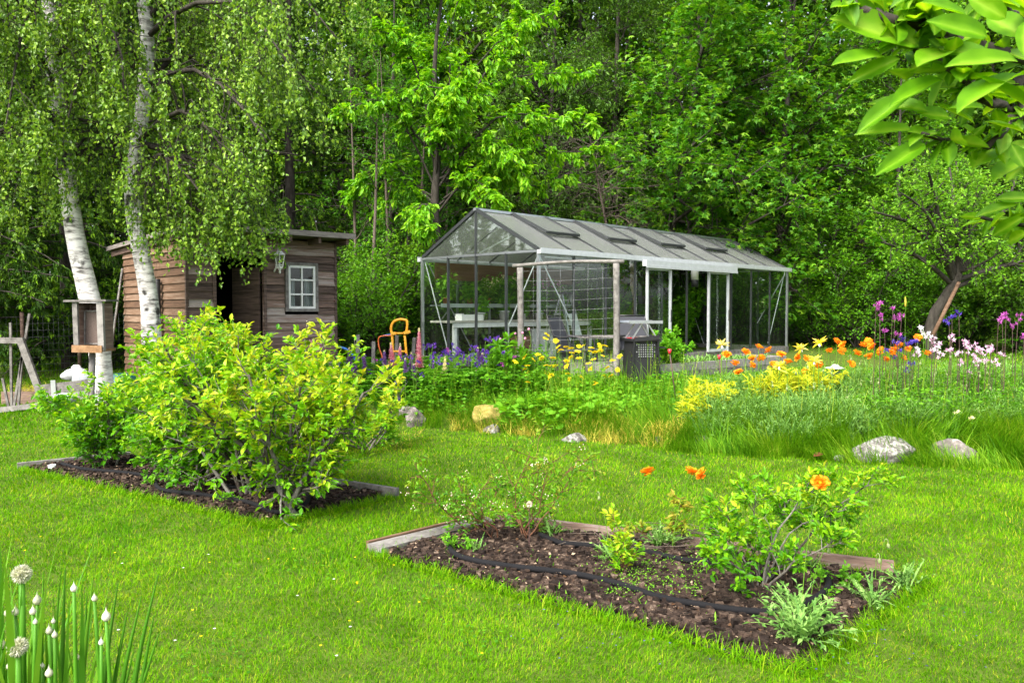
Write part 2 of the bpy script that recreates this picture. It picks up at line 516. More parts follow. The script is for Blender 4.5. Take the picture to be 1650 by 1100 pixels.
M['darkrock'] = surf('dark_rock', None, None, (10, 10, 10), .9, .2, bump=.8, tintw=.3, detail=9.,
                     stops=[(.25, (.035, .03, .028)), (.5, (.12, .105, .095)), (.75, (.34, .31, .28))])
M['moss'] = surf('mossy_rock', None, None, (14, 14, 14), .95, .1, bump=.8, tintw=.3, detail=8.,
                 stops=[(.25, (.09, .085, .02)), (.5, (.22, .18, .045)), (.75, (.36, .29, .11))])
M['alu'] = plain('aluminium', (.42, .44, .45), .35, .85)
M['alulight'] = plain('pale_aluminium', (.5, .52, .53), .4, .3)
M['darkframe'] = plain('dark_glazing_bar', (.055, .06, .062), .4, .5)
M['glass'] = glassmat('greenhouse_glass', (.94, .97, .955), .12, .005)
M['gableglass'] = glassmat('gable_glass', (.86, .90, .86), .35, .055, (.36, .40, .33))
M['roofglass'] = glassmat('roof_panel', (.88, .91, .89), .9, .38, (.33, .34, .32), .25)  # grey film: dirt plus sky reflection put into the colour
M['ventglass'] = glassmat('vent_panel', (.82, .85, .83), .9, .45, (.29, .30, .285), .25)
M['winglass'] = glassmat('window_glass', (.8, .85, .85), 1.2, .03)
M['clearglass'] = glassmat('lantern_glass', (.85, .9, .88), 1.2, .15, (.7, .7, .65))
M['black'] = plain('black_plastic', (.007, .007, .008), .6)
M['blackfab'] = plain('black_mesh_fabric', (.025, .026, .032), .7)
M['blackmetal'] = plain('black_metal', (.02, .02, .022), .4, .3)
M['hose'] = plain('black_hose', (.008, .008, .009), .9, 0., .15)
M['yellow'] = plain('yellow_paint', (.72, .33, .012), .4)
M['orangehose'] = plain('orange_hose', (.6, .13, .02), .4)
M['green'] = plain('green_tarp', (.008, .085, .075), .5)
M['blue'] = plain('blue_plastic', (.02, .12, .4), .4)
M['terracotta'] = plain('terracotta', (.36, .11, .05), .8)
M['bench'] = surf('bench_top', (.28, .26, .22), (.44, .42, .36), (6, 6, 6), .8)
M['brownpanel'] = surf('brown_slats', (.13, .065, .03), (.26, .15, .075), (2, 2, 40), .8, .2, bump=.2)
M['red'] = plain('red_cap', (.6, .02, .035), .5)
M['fabwhite'] = surf('white_sack', (.3, .3, .31), (.62, .62, .63), (14, 14, 14), .7)
M['sackgrey'] = surf('grey_sack', (.18, .2, .22), (.4, .42, .44), (10, 10, 10), .6)
M['lace'] = plain('lace_curtain', (.6, .6, .58), .9)
M['screen'] = surf('wire_screen', (.085, .06, .05), (.16, .12, .10), (60, 60, 60), .7, bump=0)
M['wire'] = plain('wire', (.26, .27, .27), .6, .2)
for nm, c in dict(orange=[(.75, .16, .005), (.85, .27, .006), (.9, .38, .02)], daisy=[(.75, .55, .005), (.85, .68, .01), (.9, .75, .03)], daisyc=[(.6, .32, .005), (.7, .42, .01)],
                  purple=[(.05, .018, .18), (.10, .035, .32), (.2, .07, .42)], magenta=[(.25, .03, .22), (.38, .06, .33), (.5, .14, .45)],
                  blue=[(.05, .03, .30), (.08, .05, .42), (.16, .10, .5)], pink=[(.52, .26, .42), (.66, .42, .58), (.78, .66, .74)], white=[(.7, .64, .7), (.82, .8, .82)],
                  lupink=[(.62, .13, .25), (.75, .35, .42), (.82, .62, .62)], lupurple=[(.13, .05, .22), (.2, .09, .33), (.34, .22, .42)], cream=[(.75, .68, .3), (.82, .78, .5)], rose=[(.6, .18, .36), (.75, .4, .55)],
                  palestar=[(.72, .58, .02), (.85, .74, .05), (.9, .8, .3)], bell=[(.62, .50, .40), (.78, .72, .62)], brown=[(.10, .03, .015), (.2, .07, .03)],
                  onion=[(.40, .44, .22), (.58, .58, .44), (.68, .68, .6)], budgreen=[(.2, .28, .1), (.3, .36, .15)]).items():
    M['f_' + nm] = leafmat('petal_' + nm, c, .3, .6, .2, (1.1, 1., .9))
def birchbark():
    m, nt, out = newmat('birch_bark')
    tc = N_(nt, 'ShaderNodeTexCoord')
    mp = N_(nt, 'ShaderNodeMapping'); mp.inputs['Scale'].default_value = (5, 5, 24); nt.links.new(tc.outputs['Object'], mp.inputs[0])
    n1 = N_(nt, 'ShaderNodeTexNoise', Scale=1., Detail=6., Roughness=.7); nt.links.new(mp.outputs[0], n1.inputs['Vector'])
    mp2 = N_(nt, 'ShaderNodeMapping'); mp2.inputs['Scale'].default_value = (5, 5, 4.5); nt.links.new(tc.outputs['Object'], mp2.inputs[0])
    n2 = N_(nt, 'ShaderNodeTexNoise', Scale=1., Detail=3.); nt.links.new(mp2.outputs[0], n2.inputs['Vector'])
    r1 = ramp(nt, [(.33, (.04, .035, .03)), (.45, (.36, .34, .32)), (.55, (.62, .60, .57)), (.8, (.74, .72, .69))], n1.outputs['Fac'])
    r2 = ramp(nt, [(.34, (.05, .045, .04)), (.43, (1, 1, 1))], n2.outputs['Fac'])
    mx = N_(nt, 'ShaderNodeMix', data_type='RGBA', blend_type='MULTIPLY'); mx.inputs[0].default_value = 1
    nt.links.new(r1.outputs[0], mx.inputs[6]); nt.links.new(r2.outputs[0], mx.inputs[7])
    b = N_(nt, 'ShaderNodeBsdfPrincipled', Roughness=.75); nt.links.new(mx.outputs[2], b.inputs['Base Color'])
    bp = N_(nt, 'ShaderNodeBump', Strength=.4, Distance=.02); nt.links.new(n1.outputs['Fac'], bp.inputs['Height']); nt.links.new(bp.outputs[0], b.inputs['Normal'])
    nt.links.new(b.outputs[0], out.inputs[0])
    return m


M['birchbark'] = birchbark()

# ------------------------------------------------------------------ camera, world, light
cam = bpy.data.objects.new('camera', bpy.data.cameras.new('camera')); COL.objects.link(cam)
cam.location = (0, 0, CAMZ); cam.rotation_euler = (PI / 2 - PITCH, 0, 0)
cam.data.sensor_width = 36; cam.data.lens = 28; cam.data.clip_end = 1000; cam.data.clip_start = .05
cam.data.dof.use_dof = True; cam.data.dof.focus_distance = 8.5; cam.data.dof.aperture_fstop = 18
SC.camera = cam
w = bpy.data.worlds.new('World'); SC.world = w; w.use_nodes = True
nt = w.node_tree; bg = nt.nodes['Background']
sky = nt.nodes.new('ShaderNodeTexSky'); sky.sky_type = 'NISHITA'; sky.sun_disc = False
SUN_EL, SUN_AZ = math.radians(48), math.radians(-145)      # azimuth from +Y, clockwise: behind the camera, to the left
sky.sun_elevation = SUN_EL; sky.sun_rotation = SUN_AZ; sky.dust_density = 4; sky.air_density = .8; sky.ozone_density = .5
hs = nt.nodes.new('ShaderNodeHueSaturation'); hs.inputs['Saturation'].default_value = .45
nt.links.new(sky.outputs[0], hs.inputs['Color']); nt.links.new(hs.outputs[0], bg.inputs[0]); bg.inputs[1].default_value = .15
sl = bpy.data.lights.new('sun', 'SUN'); sl.energy = 1.7; sl.angle = math.radians(30); sl.color = (1, .95, .86)
so = bpy.data.objects.new('sun', sl); COL.objects.link(so)
so.rotation_euler = (PI / 2 - SUN_EL, 0, -SUN_AZ + PI)
so.location = (0, 0, 20)
SC.view_settings.view_transform = 'Standard'; SC.view_settings.look = 'None'
SC.view_settings.exposure = 1.97; SC.view_settings.gamma = 1
SC.render.engine = 'CYCLES'
cy = SC.cycles
cy.max_bounces = 7; cy.diffuse_bounces = 3; cy.glossy_bounces = 3; cy.transmission_bounces = 4; cy.transparent_max_bounces = 14
cy.use_denoising = True; cy.caustics_reflective = False; cy.caustics_refractive = False
cy.sample_clamp_indirect = 6
# ------------------------------------------------------------------ ground
def poly_in(poly, x, y):
    c = np.zeros(np.shape(x), bool); n = len(poly)
    for i in range(n):
        x0, y0 = poly[i]; x1, y1 = poly[(i + 1) % n]
        c ^= ((y0 > y) != (y1 > y)) & (x < (x1 - x0) * (y - y0) / (y1 - y0 + 1e-12) + x0)
    return c


BEDA = [tuple(G(*q)[:2]) for q in ((600, 898), (1290, 1092), (1500, 940), (790, 846))]     # near bed
BEDB = [tuple(G(*q)[:2]) for q in ((30, 757), (432, 850), (640, 803), (200, 738))]          # bushy bed


def grid_axis(lo, hi, flo, fhi, fine, coarse):
    a = [np.arange(lo, flo, coarse), np.arange(flo, fhi, fine), np.arange(fhi, hi + coarse, coarse)]
    return np.concatenate(a)


def build_ground():
    xs = grid_axis(-180, 180, -12, 12, .2, 6); ys = grid_axis(-60, 240, 0, 24, .2, 6)
    X, Y = np.meshgrid(xs, ys, indexing='ij'); Z = h(X, Y)
    V = np.stack([X, Y, Z], -1).reshape(-1, 3); nx, ny = X.shape
    i = np.arange(nx - 1)[:, None] * ny; j = np.arange(ny - 1)[None]
    f = np.stack([i + j, i + ny + j, i + ny + j + 1, i + j + 1], -1).reshape(-1, 4)
    mb = MB(); mb.add(V, f, .5, 0, True)
    o = mb.build('ground', M['ground']); tag(o, None, None, kind='structure')


build_ground()


def bed_soil(poly, name, amp):
    p = np.array(poly)
    n = 90
    u = np.linspace(0, 1, n); A, B = np.meshgrid(u, u, indexing='ij')
    q = ((1 - A) * (1 - B))[..., None] * p[0] + (A * (1 - B))[..., None] * p[1] + (A * B)[..., None] * p[2] + ((1 - A) * B)[..., None] * p[3]
    x, y = q[..., 0], q[..., 1]
    b = np.minimum.reduce([A, 1 - A, B, 1 - B])
    z = h(x, y) + .012 + smooth(0, .12, b) * (.03 + amp * (noise2(x, y, .35) * .6 + noise2(x, y, .12) * .45 + RS.normal(0, .25, x.shape)))
    V = np.stack([x, y, z], -1).reshape(-1, 3)
    i = np.arange(n - 1)[:, None] * n; j = np.arange(n - 1)[None]
    f = np.stack([i + j, i + n + j, i + n + j + 1, i + j + 1], -1).reshape(-1, 4)
    mb = MB(); mb.add(V, f, .5, 0, False)
    tag(mb.build(name, M['soil']), None, None, kind='structure')
    # loose crumbs and chips of bark
    N = 1500
    a, c = U(.02, .98, N), U(.02, .98, N)
    pp = ((1 - a) * (1 - c))[:, None] * p[0] + (a * (1 - c))[:, None] * p[1] + (a * c)[:, None] * p[2] + ((1 - a) * c)[:, None] * p[3]
    pos = np.column_stack([pp, h(pp[:, 0], pp[:, 1]) + .05 + U(-.012, .02, N)])
    mb = MB()
    leaves(mb, pos, RS.normal(0, 1, (N, 3)) * [1, 1, .35], RS.normal(0, .5, (N, 3)) + [0, 0, 1], U(.008, .035, N) * (U(0, 1, N) ** .6), U(.3, .9, N), LEAF4, U(0, 1, N))
    tag(mb.build('wood_chip_litter', M['chips']), None, None, kind='stuff')
    N = 4200
    a, c = U(.03, .97, N), U(.03, .97, N)
    pp = ((1 - a) * (1 - c))[:, None] * p[0] + (a * (1 - c))[:, None] * p[1] + (a * c)[:, None] * p[2] + ((1 - a) * c)[:, None] * p[3]
    pos = np.column_stack([pp, h(pp[:, 0], pp[:, 1]) + .04 + U(-.01, .012, N)])
    s = U(.005, .02, N); k = RS.normal(0, .25, (N, 8, 3)) + np.array([[i, j, l] for i in (-1, 1) for j in (-1, 1) for l in (-1, 1)])
    V = pos[:, None] + k * s[:, None, None]
    mb = MB(); mb.add(V.reshape(-1, 3), (BOXF[None] + (np.arange(N) * 8)[:, None, None]).reshape(-1, 4), np.repeat(U(.1, .8, N), 8))
    tag(mb.build('soil_crumbs', M['soil']), None, None, kind='stuff')


bed_soil(BEDA, 'soil', .018)
bed_soil(BEDB, 'soil', .015)


def bed_board(pa, pb, label, w=.045, hh=.11, lift=.0, mat='greywood'):
    a, b = G(*pa), G(*pb)
    t = thing('bed_edge_board', label, 'edging board', a, group='timber edging of the beds')
    mb = MB()
    n = 10
    for i in range(n):      # slightly uneven plank, in short lengths
        p = a + (b - a) * i / n; q = a + (b - a) * (i + 1) / n
        p[2] = h(p[0], p[1]) + hh / 2 - .03 + lift; q[2] = h(q[0], q[1]) + hh / 2 - .03 + lift
        beam(mb, p, q, w, hh, tint=.5 + .1 * math.sin(i))
    mb.build('plank', M[mat], t)
    return t


bed_board((603, 892), (790, 845), 'wide pale weathered board at the left end of the front soil bed', .16, .06, .02)
bed_board((592, 886), (778, 839), 'thin rusty brown strip behind the wide board of the front bed', .03, .07, .02, 'sidewood')
bed_board((800, 842), (1440, 922), 'long low board along the back of the front soil bed', .045, .11, -.01, 'siding')
bed_board((28, 757), (210, 738), 'grey board at the left end of the bed of big bushes', .06, .10)
bed_board((520, 783), (640, 803), 'grey board at the right end of the bed of big bushes', .05, .12)


def hose(name, pts, label, r=.019):
    q = []
    for a in pts:
        g = G(*a); q.append(g + [0, 0, .066])
    mb = MB(); tube(mb, q, [r], 8, 70)
    o = mb.build(name, M['hose']); tag(o, label, 'hose')


hose('irrigation_hose', [(722, 880), (728, 905), (760, 918), (830, 930), (920, 942), (1000, 960), (1060, 980), (1130, 995), (1200, 1004), (1262, 1006), (1310, 985), (1335, 960), (1325, 935)],
     'long black soaker hose curving along the front edge of the near soil bed')
hose('irrigation_hose', [(870, 876), (905, 890), (950, 895), (1040, 905), (1100, 918), (1160, 925)], 'short black hose lying across the back of the near soil bed')
hose('irrigation_hose', [(100, 757), (135, 766), (200, 772), (245, 780), (260, 800), (330, 810), (400, 822), (440, 838), (480, 832), (497, 815), (480, 803), (420, 800), (380, 797), (330, 790)],
     'black hose looping round the stems in the bed of big bushes')
# dropped twigs and a white cup
t = thing('white_cup', 'small white plastic cup lying at the left end of the bushy bed', 'cup', G(84, 763))
mb = MB(); lathe(mb, [(0, .03), (.02, .03), (.03, .03), (.037, .09), (.034, .09), (.026, .035), (0, .035)], ORI[t.name]); mb.build('cup_body', M['white'], t)
mb = MB()
for i in range(40):
    a = G(U(960, 1140), U(865, 900)) + [0, 0, .06]
    tube(mb, [a, a + [U(-.2, .2), U(-.08, .08), U(-.01, .05)], a + [U(-.35, .35), U(-.15, .15), U(-.01, .03)]], [.003, .002], 4, 5)
tag(mb.build('twig_litter', M['drytwig']), None, None, kind='stuff')


# ------------------------------------------------------------------ shed
SZ = .42
shed = thing('garden_shed', 'weathered brown plank shed with an open doorway and a small white window', 'shed', (-5.09, 12.5, SZ), math.atan2(.673, .738))
FW, SD, HF, HB = 2.6, 3.1, 2.42, 2.33


def boards(mb, x0, x1, z0, z1, y, holes=(), step=.128, along='x', sign=-1, ztop=None):
    z = z0; i = 0
    while z < z1 - .01:
        zt = min(z + step, z1)
        segs = [(x0, x1)]
        for (ha, hb, hz0, hz1) in holes:
            if zt > hz0 + .02 and z < hz1 - .02:
                ns = []
                for a, b in segs:
                    if hb <= a or ha >= b: ns.append((a, b)); continue
                    if ha > a: ns.append((a, ha))
                    if hb < b: ns.append((hb, b))
                segs = ns
        for a, b in segs:
            t = U(.1, .9); k = U(.002, .008)
            zz = zt
            o0, o1 = y + sign * (.028 + k), y + sign * .006
            if along == 'x':
                v = [(a, o0, z), (b, o0, z), (b, o1, zz + .006), (a, o1, zz + .006), (a, y, z), (b, y, z), (b, y, zz + .006), (a, y, zz + .006)]
            else:
                za = zz if ztop is None else min(zz, ztop(a)); zb = zz if ztop is None else min(zz, ztop(b))
                if min(za, zb) <= z: continue
                v = [(o0, a, z), (o0, b, z), (o1, b, zb + .006), (o1, a, za + .006), (y, a, z), (y, b, z), (y, b, zb + .006), (y, a, za + .006)]
            mb.add(v, [[0, 1, 2, 3], [4, 7, 6, 5], [0, 4, 5, 1], [3, 2, 6, 7], [0, 3, 7, 4], [1, 5, 6, 2]], t)
        z = zt; i += 1


DO = (.45, 1.25, -.5, 2.2); WI = (1.63, 2.26, 1.2, 2.06)
mb = MB(); boards(mb, 0, FW, 0, HF, 0, [DO, WI])
box(mb, (.45, -.034, 2.14), (1.25, -.008, 2.2), .3)
mb.build('front_wall', M['siding'], shed, True)
mb = MB(); boards(mb, 0, SD, 0, HF, 0, [], along='y', ztop=lambda y: HF - (HF - HB) * y / SD)
mb.build('side_wall', M['sidewood'], shed, True)
mb = MB(); boards(mb, 0, SD, 0, HF, FW, [], along='y', sign=1, ztop=lambda y: HF - (HF - HB) * y / SD)
boards(mb, 0, FW, 0, HB, SD, [], sign=1)
mb.build('back_wall', M['siding'], shed, True)
mb = MB()     # inner walls and floor, near black: interior shade put into their colour
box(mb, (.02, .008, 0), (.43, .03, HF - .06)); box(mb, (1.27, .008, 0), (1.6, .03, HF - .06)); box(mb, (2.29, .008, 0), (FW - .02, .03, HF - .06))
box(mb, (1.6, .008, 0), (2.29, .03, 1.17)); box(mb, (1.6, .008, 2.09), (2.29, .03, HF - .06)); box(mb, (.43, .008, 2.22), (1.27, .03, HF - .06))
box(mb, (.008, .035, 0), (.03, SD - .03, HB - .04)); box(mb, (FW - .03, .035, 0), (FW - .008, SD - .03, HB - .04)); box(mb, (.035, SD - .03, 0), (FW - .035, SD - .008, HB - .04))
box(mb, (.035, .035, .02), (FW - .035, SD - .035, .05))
mb.build('painted_dark_lining', M['interior_shade'], shed, True)
for (x, y) in ((-.03, -.03), (FW - .015, -.034)):
    mb = MB(); box(mb, (x, y, 0), (x + .045, y + .05, HF), .2); mb.build('corner_post', M['siding'], shed, True)
mb = MB()     # roof: slab with overhangs, high at the front
ov, oh = .42, .14
za, zb = HF + .05 + .03 * ov, HB + .04 - .03 * .6
v = []
for dz in (0, .075):
    v += [(-oh, -ov, za + dz), (FW + oh, -ov, za + dz), (FW + oh, SD + .6, zb + dz), (-oh, SD + .6, zb + dz)]
mb.add(v, [[3, 2, 1, 0], [4, 5, 6, 7], [0, 1, 5, 4], [1, 2, 6, 5], [2, 3, 7, 6], [3, 0, 4, 7]], .6)
rf = mb.build('roof', M['roofboard'], shed, True)
mb = MB()
for x in np.linspace(-oh + .1, FW + oh - .1, 6):
    beam(mb, (x, -ov + .03, za - .055), (x, SD + .56, zb - .055), .05, .10, tint=.3)
mb.build('rafter', M['siding'], rf, True)
mb = MB()
box(mb, (-oh - .03, -ov - .028, za - .005), (FW + oh + .03, -ov - .003, za + .085), .7)
mb.build('fascia', M['roofboard'], rf, True)
mb = MB()
box(mb, (.40, -.045, 0), (.447, .04, 2.2), .3); box(mb, (1.253, -.045, 0), (1.30, .04, 2.2), .3)
mb.build('door_frame', M['siding'], shed, True)
mb = MB()     # a plank door swung inwards
beam(mb, (1.22, .06, 1.0), (1.0, .62, 1.0), .035, 1.9, tint=.25)
mb.build('door', M['siding'], shed, True)
wf = MB(); x0, x1, z0, z1 = 1.64, 2.25, 1.21, 2.05
for a, b, c, d in ((x0, x0 + .05, z0, z1), (x1 - .05, x1, z0, z1), (x0 + .05, x1 - .05, z0, z0 + .05), (x0 + .05, x1 - .05, z1 - .05, z1)):
    box(wf, (a, -.055, c), (b, .02, d), .5)
wf.build('window_surround', M['greywood'], shed, True)
wn = MB(); x0, x1, z0, z1 = x0 + .05, x1 - .05, z0 + .05, z1 - .05
for a, b, c, d in ((x0, x0 + .04, z0, z1), (x1 - .04, x1, z0, z1), (x0 + .04, x1 - .04, z0, z0 + .04), (x0 + .04, x1 - .04, z1 - .04, z1),
                   ((x0 + x1) / 2 - .013, (x0 + x1) / 2 + .013, z0 + .04, z1 - .04)):
    box(wn, (a, -.045, c), (b, -.005, d))
for k in (1, 2):
    zc = z0 + (z1 - z0) * k / 3
    box(wn, (x0 + .04, -.0435, zc - .013), ((x0 + x1) / 2 - .0135, -.0065, zc + .013)); box(wn, ((x0 + x1) / 2 + .0135, -.0435, zc - .013), (x1 - .04, -.0065, zc + .013))
win = wn.build('window', M['white'], shed, True)
mb = MB(); box(mb, (x0 + .02, -.022, z0 + .02), (x1 - .02, -.018, z1 - .02)); mb.build('pane', M['winglass'], win, True)
mb = MB()
for s_ in (0, 1):
    xs = np.linspace(x0, x0 + .17, 14) if s_ == 0 else np.linspace(x1 - .17, x1, 14)
    zz = [z0 + .01, z1 - .22]
    v = [(x, .05 + .012 * math.sin(i * 2.1), z) for z in zz for i, x in enumerate(xs)]
    mb.add(v, [[i, i + 1, 14 + i + 1, 14 + i] for i in range(13)], .5)
mb.build('curtain', M['lace'], win, True)
mb = MB(); tube(mb, [(-.1, 1.05, .1), (-.1, 1.05, 1.75)], [.05], 10); mb.build('downpipe', M['black'], shed, True)
# lantern on the shed wall
ca, sa = math.cos(math.atan2(.673, .738)), math.sin(math.atan2(.673, .738))
SW = lambda x, y, z: np.array([-5.09 + x * ca - y * sa, 12.5 + x * sa + y * ca, SZ + z])
lan = thing('wall_lantern', 'white hexagonal lantern on a bracket between the shed doorway and its window', 'lantern', SW(1.47, -.18, 1.98), math.atan2(.673, .738))
mb = MB(); lathe(mb, [(.012, .34), (.012, .31), (.03, .30), (.06, .27), (.10, .235), (.105, .225), (.09, .22), (0, .22)], (0, 0, -.05), 6, smooth=False); mb.build('cap', M['white'], lan, True)
mb = MB(); lathe(mb, [(0, 0), (.05, 0), (.055, .02), (.05, .03), (0, .03)], (0, 0, -.05), 6, smooth=False); lathe(mb, [(0, -.09), (.012, -.085), (.02, -.06), (.012, -.04), (.03, -.01), (.03, 0)], (0, 0, -.05), 8)
for k in range(6):
    a = k * PI / 3
    beam(mb, (.05 * math.cos(a), .05 * math.sin(a), -.03), (.088 * math.cos(a), .088 * math.sin(a), .175), .010, .010)
mb.build('cage', M['white'], lan, True)
mb = MB(); lathe(mb, [(.044, -.02), (.08, .17)], (0, 0, 0), 6, smooth=False); mb.build('lantern_pane', M['clearglass'], lan, True)
mb = MB(); tube(mb, [(0, .145, -.02), (-.04, .12, -.10), (-.06, .06, -.08), (-.04, .02, -.02), (0, 0, .0)], [.014, .012], 6, 14); tube(mb, [(0, .15, -.02), (0, .08, .24), (0, 0, .285)], [.012], 6, 12)
lathe(mb, [(0, 0), (.05, 0), (.05, .012), (0, .012)], (0, 0, 0), 10)
mb.build('bracket', M['white'], lan, True)
# pole leaning on the side wall
t = thing('leaning_pole', 'thin grey pole leaning against the back corner of the shed', 'pole', SW(-.35, 2.9, 0)); mb = MB(); tube(mb, [SW(-.45, 2.75, -.15), SW(-.05, 3.05, 2.0)], [.022, .018], 6); mb.build('shaft', M['greywood'], t)

# ------------------------------------------------------------------ greenhouse
GZ, GL, GW, GE, GR = .56, 9.47, 3.26, 2.14, 2.97
grot = math.radians(45.05)
gh = thing('greenhouse', 'long glass greenhouse with a grey ridged roof, dark bars and sliding doors', 'greenhouse', (.47, 14.06, GZ), grot)
cg, sg = math.cos(grot), math.sin(grot)
GP = lambda a, b, z: np.array([.47 + a * cg - b * sg, 14.06 + a * sg + b * cg, GZ + z])
NB = 10; bw = GL / NB
B0 = .16
mb = MB()
box(mb, (-.04, -.04, -.12), (GL + .04, .04, B0), .5); box(mb, (-.04, GW - .04, -.12), (GL + .04, GW + .04, B0), .5)
box(mb, (-.04, .045, -.12), (.04, GW - .045, B0), .5); box(mb, (GL - .04, .045, -.12), (GL + .04, GW - .045, B0), .5)
mb.build('plinth', M['greywood'], gh, True)
rise = GR - GE; slope = math.hypot(GW / 2, rise); sn = np.array([0, -rise / slope, (GW / 2) / slope])  # front slope normal
for i in range(NB + 1):        # front and back wall bars
    x = i * bw
    for y in (0, GW):
        m = MB()
        corner = i in (0, NB)
        wd = .05 if corner else .035
        beam(m, (x, y, B0), (x, y, GE), wd, .05 if corner else .04, up=(1, 0, 0))
        m.build('corner_post' if corner else 'glazing_bar', M['alu'] if (corner or y > 0) else M['darkframe'], gh, True)
for i in range(NB + 1):        # roof bars
    x = i * bw
    m = MB()
    beam(m, (x, 0, GE + .02), (x, GW / 2, GR + .02), .028, .04, up=sn, tint=.5)
    beam(m, (x, GW, GE + .02), (x, GW / 2, GR + .02), .028, .04, up=(0, -sn[1], sn[2]), tint=.5)
    m.build('rafter', M['darkframe'], gh, True)
mb = MB()
beam(mb, (-.04, GW / 2, GR + .035), (GL + .04, GW / 2, GR + .035), .07, .05)
mb.build('ridge', M['alu'], gh, True)
for y, s_ in ((0, -1), (GW, 1)):
    mb = MB(); beam(mb, (-.05, y + s_ * .05, GE - .02), (GL + .05, y + s_ * .05, GE - .02), .09, .07); beam(mb, (-.05, y + s_ * .098, GE + .0), (GL + .05, y + s_ * .098, GE + .0), .006, .09)
    mb.build('gutter', M['alulight'], gh, True)
for x, nm in ((0, 1), (GL, 2)):  # gable ends
    for fr in (.25, .5, .75):
        zt = GR if fr == .5 else GE
        m = MB(); beam(m, (x, GW * fr, B0), (x, GW * fr, zt), .035, .045, up=(1, 0, 0)); m.build('glazing_bar', M['darkframe'], gh, True)
    m = MB(); beam(m, (x, -.05, GE), (x, GW + .05, GE), .045, .04); m.build('tie_bar', M['alu'], gh, True)
    m = MB(); beam(m, (x, .02, GE + .03), (x, GW / 2, GR + .04), .05, .06, up=sn); beam(m, (x, GW - .02, GE + .03), (x, GW / 2, GR + .04), .05, .06, up=(0, -sn[1], sn[2])); m.build('verge_bar', M['darkframe'], gh, True)
    m = MB()
    for q, p in (((x, GW - .05, GE - .05), (x, GW * .75, B0)), ((x, .05, GE - .1), (x, GW * .25, .75)), ((x, GW * .48, GE + .04), (x, GW * .2, GE + .32))):
        xx = .03 if x == 0 else -.03
        q = np.array(q) + [xx, 0, 0]; p = np.array(p) + [xx, 0, 0]; beam(m, q, p, .022, .012, up=(1, 0, 0))
    m.build('brace', M['alulight'], gh, True)
m = MB()
for y, x0_, x1_ in ((.03, GL - .08, GL - bw * 1.0), (GW - .03, .1, bw * 1.4), (GW - .03, GL - .1, GL - bw * 1.6), (GW - .03, bw * 4.2, bw * 5.8)):
    beam(m, (x0_, y, GE - .05), (x1_, y, B0 + .1), .022, .012, up=(0, 1, 0))
beam(m, (bw * 1.0, .03, GE - .1), (bw * .1 + .1, .03, GE - .1), .02, .012, up=(0, 1, 0)); beam(m, (.06, .03, GE - .1), (bw * .95, .03, .9), .02, .012, up=(0, 1, 0))
m.build('brace', M['alulight'], gh, True)


def pane(v, name='glass_pane', mat='glass', th=.004):
    v = np.asarray(v, float); n = nrm(np.cross(v[1] - v[0], v[2] - v[0])); k = len(v)
    m = MB(); m.add(np.vstack([v - n * th / 2, v + n * th / 2]), [np.arange(k)[::-1][None], (np.arange(k) + k)[None]] + [np.array([[i, (i + 1) % k, k + (i + 1) % k, k + i]]) for i in range(k)])
    return m.build(name, M[mat], gh, True)


for i in range(NB):
    a, b = i * bw + .02, (i + 1) * bw - .02
    for y in (0, GW):
        if y == 0 and i in (4, 5): continue       # open doorway
        pane([(a, y, B0 + .01), (b, y, B0 + .01), (b, y, GE - .01), (a, y, GE - .01)])
    def SP(x, f, off=0): return np.array([x, GW / 2 * f, GE + rise * f + .012]) + sn * off
    if i in (1, 3, 5, 7):
        pane([SP(a, .01), SP(b, .01), SP(b, .47), SP(a, .47)], 'roof_panel', 'roofglass')
        pane([SP(a - .02, .44, .07), SP(b + .02, .44, .07), SP(b + .02, .97, .035), SP(a - .02, .97, .035)], 'vent_panel', 'ventglass', .012)
        m = MB()
        for q, p in ((SP(a - .02, .43, .075), SP(b + .02, .43, .075)), (SP(a - .02, .43, .075), SP(a - .02, .98, .04)), (SP(b + .02, .43, .075), SP(b + .02, .98, .04))):
            beam(m, q, p, .04, .045, up=sn)
        m.build('vent_frame', M['darkframe'], gh, True)
    else:
        pane([SP(a, .01), SP(b, .01), SP(b, .98), SP(a, .98)], 'roof_panel', 'roofglass')
    fl = lambda v: [np.array([q[0], GW - q[1], q[2]]) for q in v][::-1]
    pane(fl([SP(a, .01), SP(b, .01), SP(b, .98), SP(a, .98)]), 'roof_panel', 'roofglass')
for x in (0, GL):
    for k in range(4):
        a, b = GW * k / 4 + .02, GW * (k + 1) / 4 - .02
        pane([(x, a, B0 + .01), (x, b, B0 + .01), (x, b, GE - .02), (x, a, GE - .02)])
        pa, pb = (a, b)
    pane([(x, .06, GE + .025), (x, GW / 2 - .02, GE + .025), (x, GW / 2 - .02, GR - .02)], 'gable_pane', 'roofglass' if x else 'gableglass')
    pane([(x, GW / 2 + .02, GE + .025), (x, GW - .06, GE + .025), (x, GW / 2 + .02, GR - .02)], 'gable_pane', 'roofglass' if x else 'gableglass')
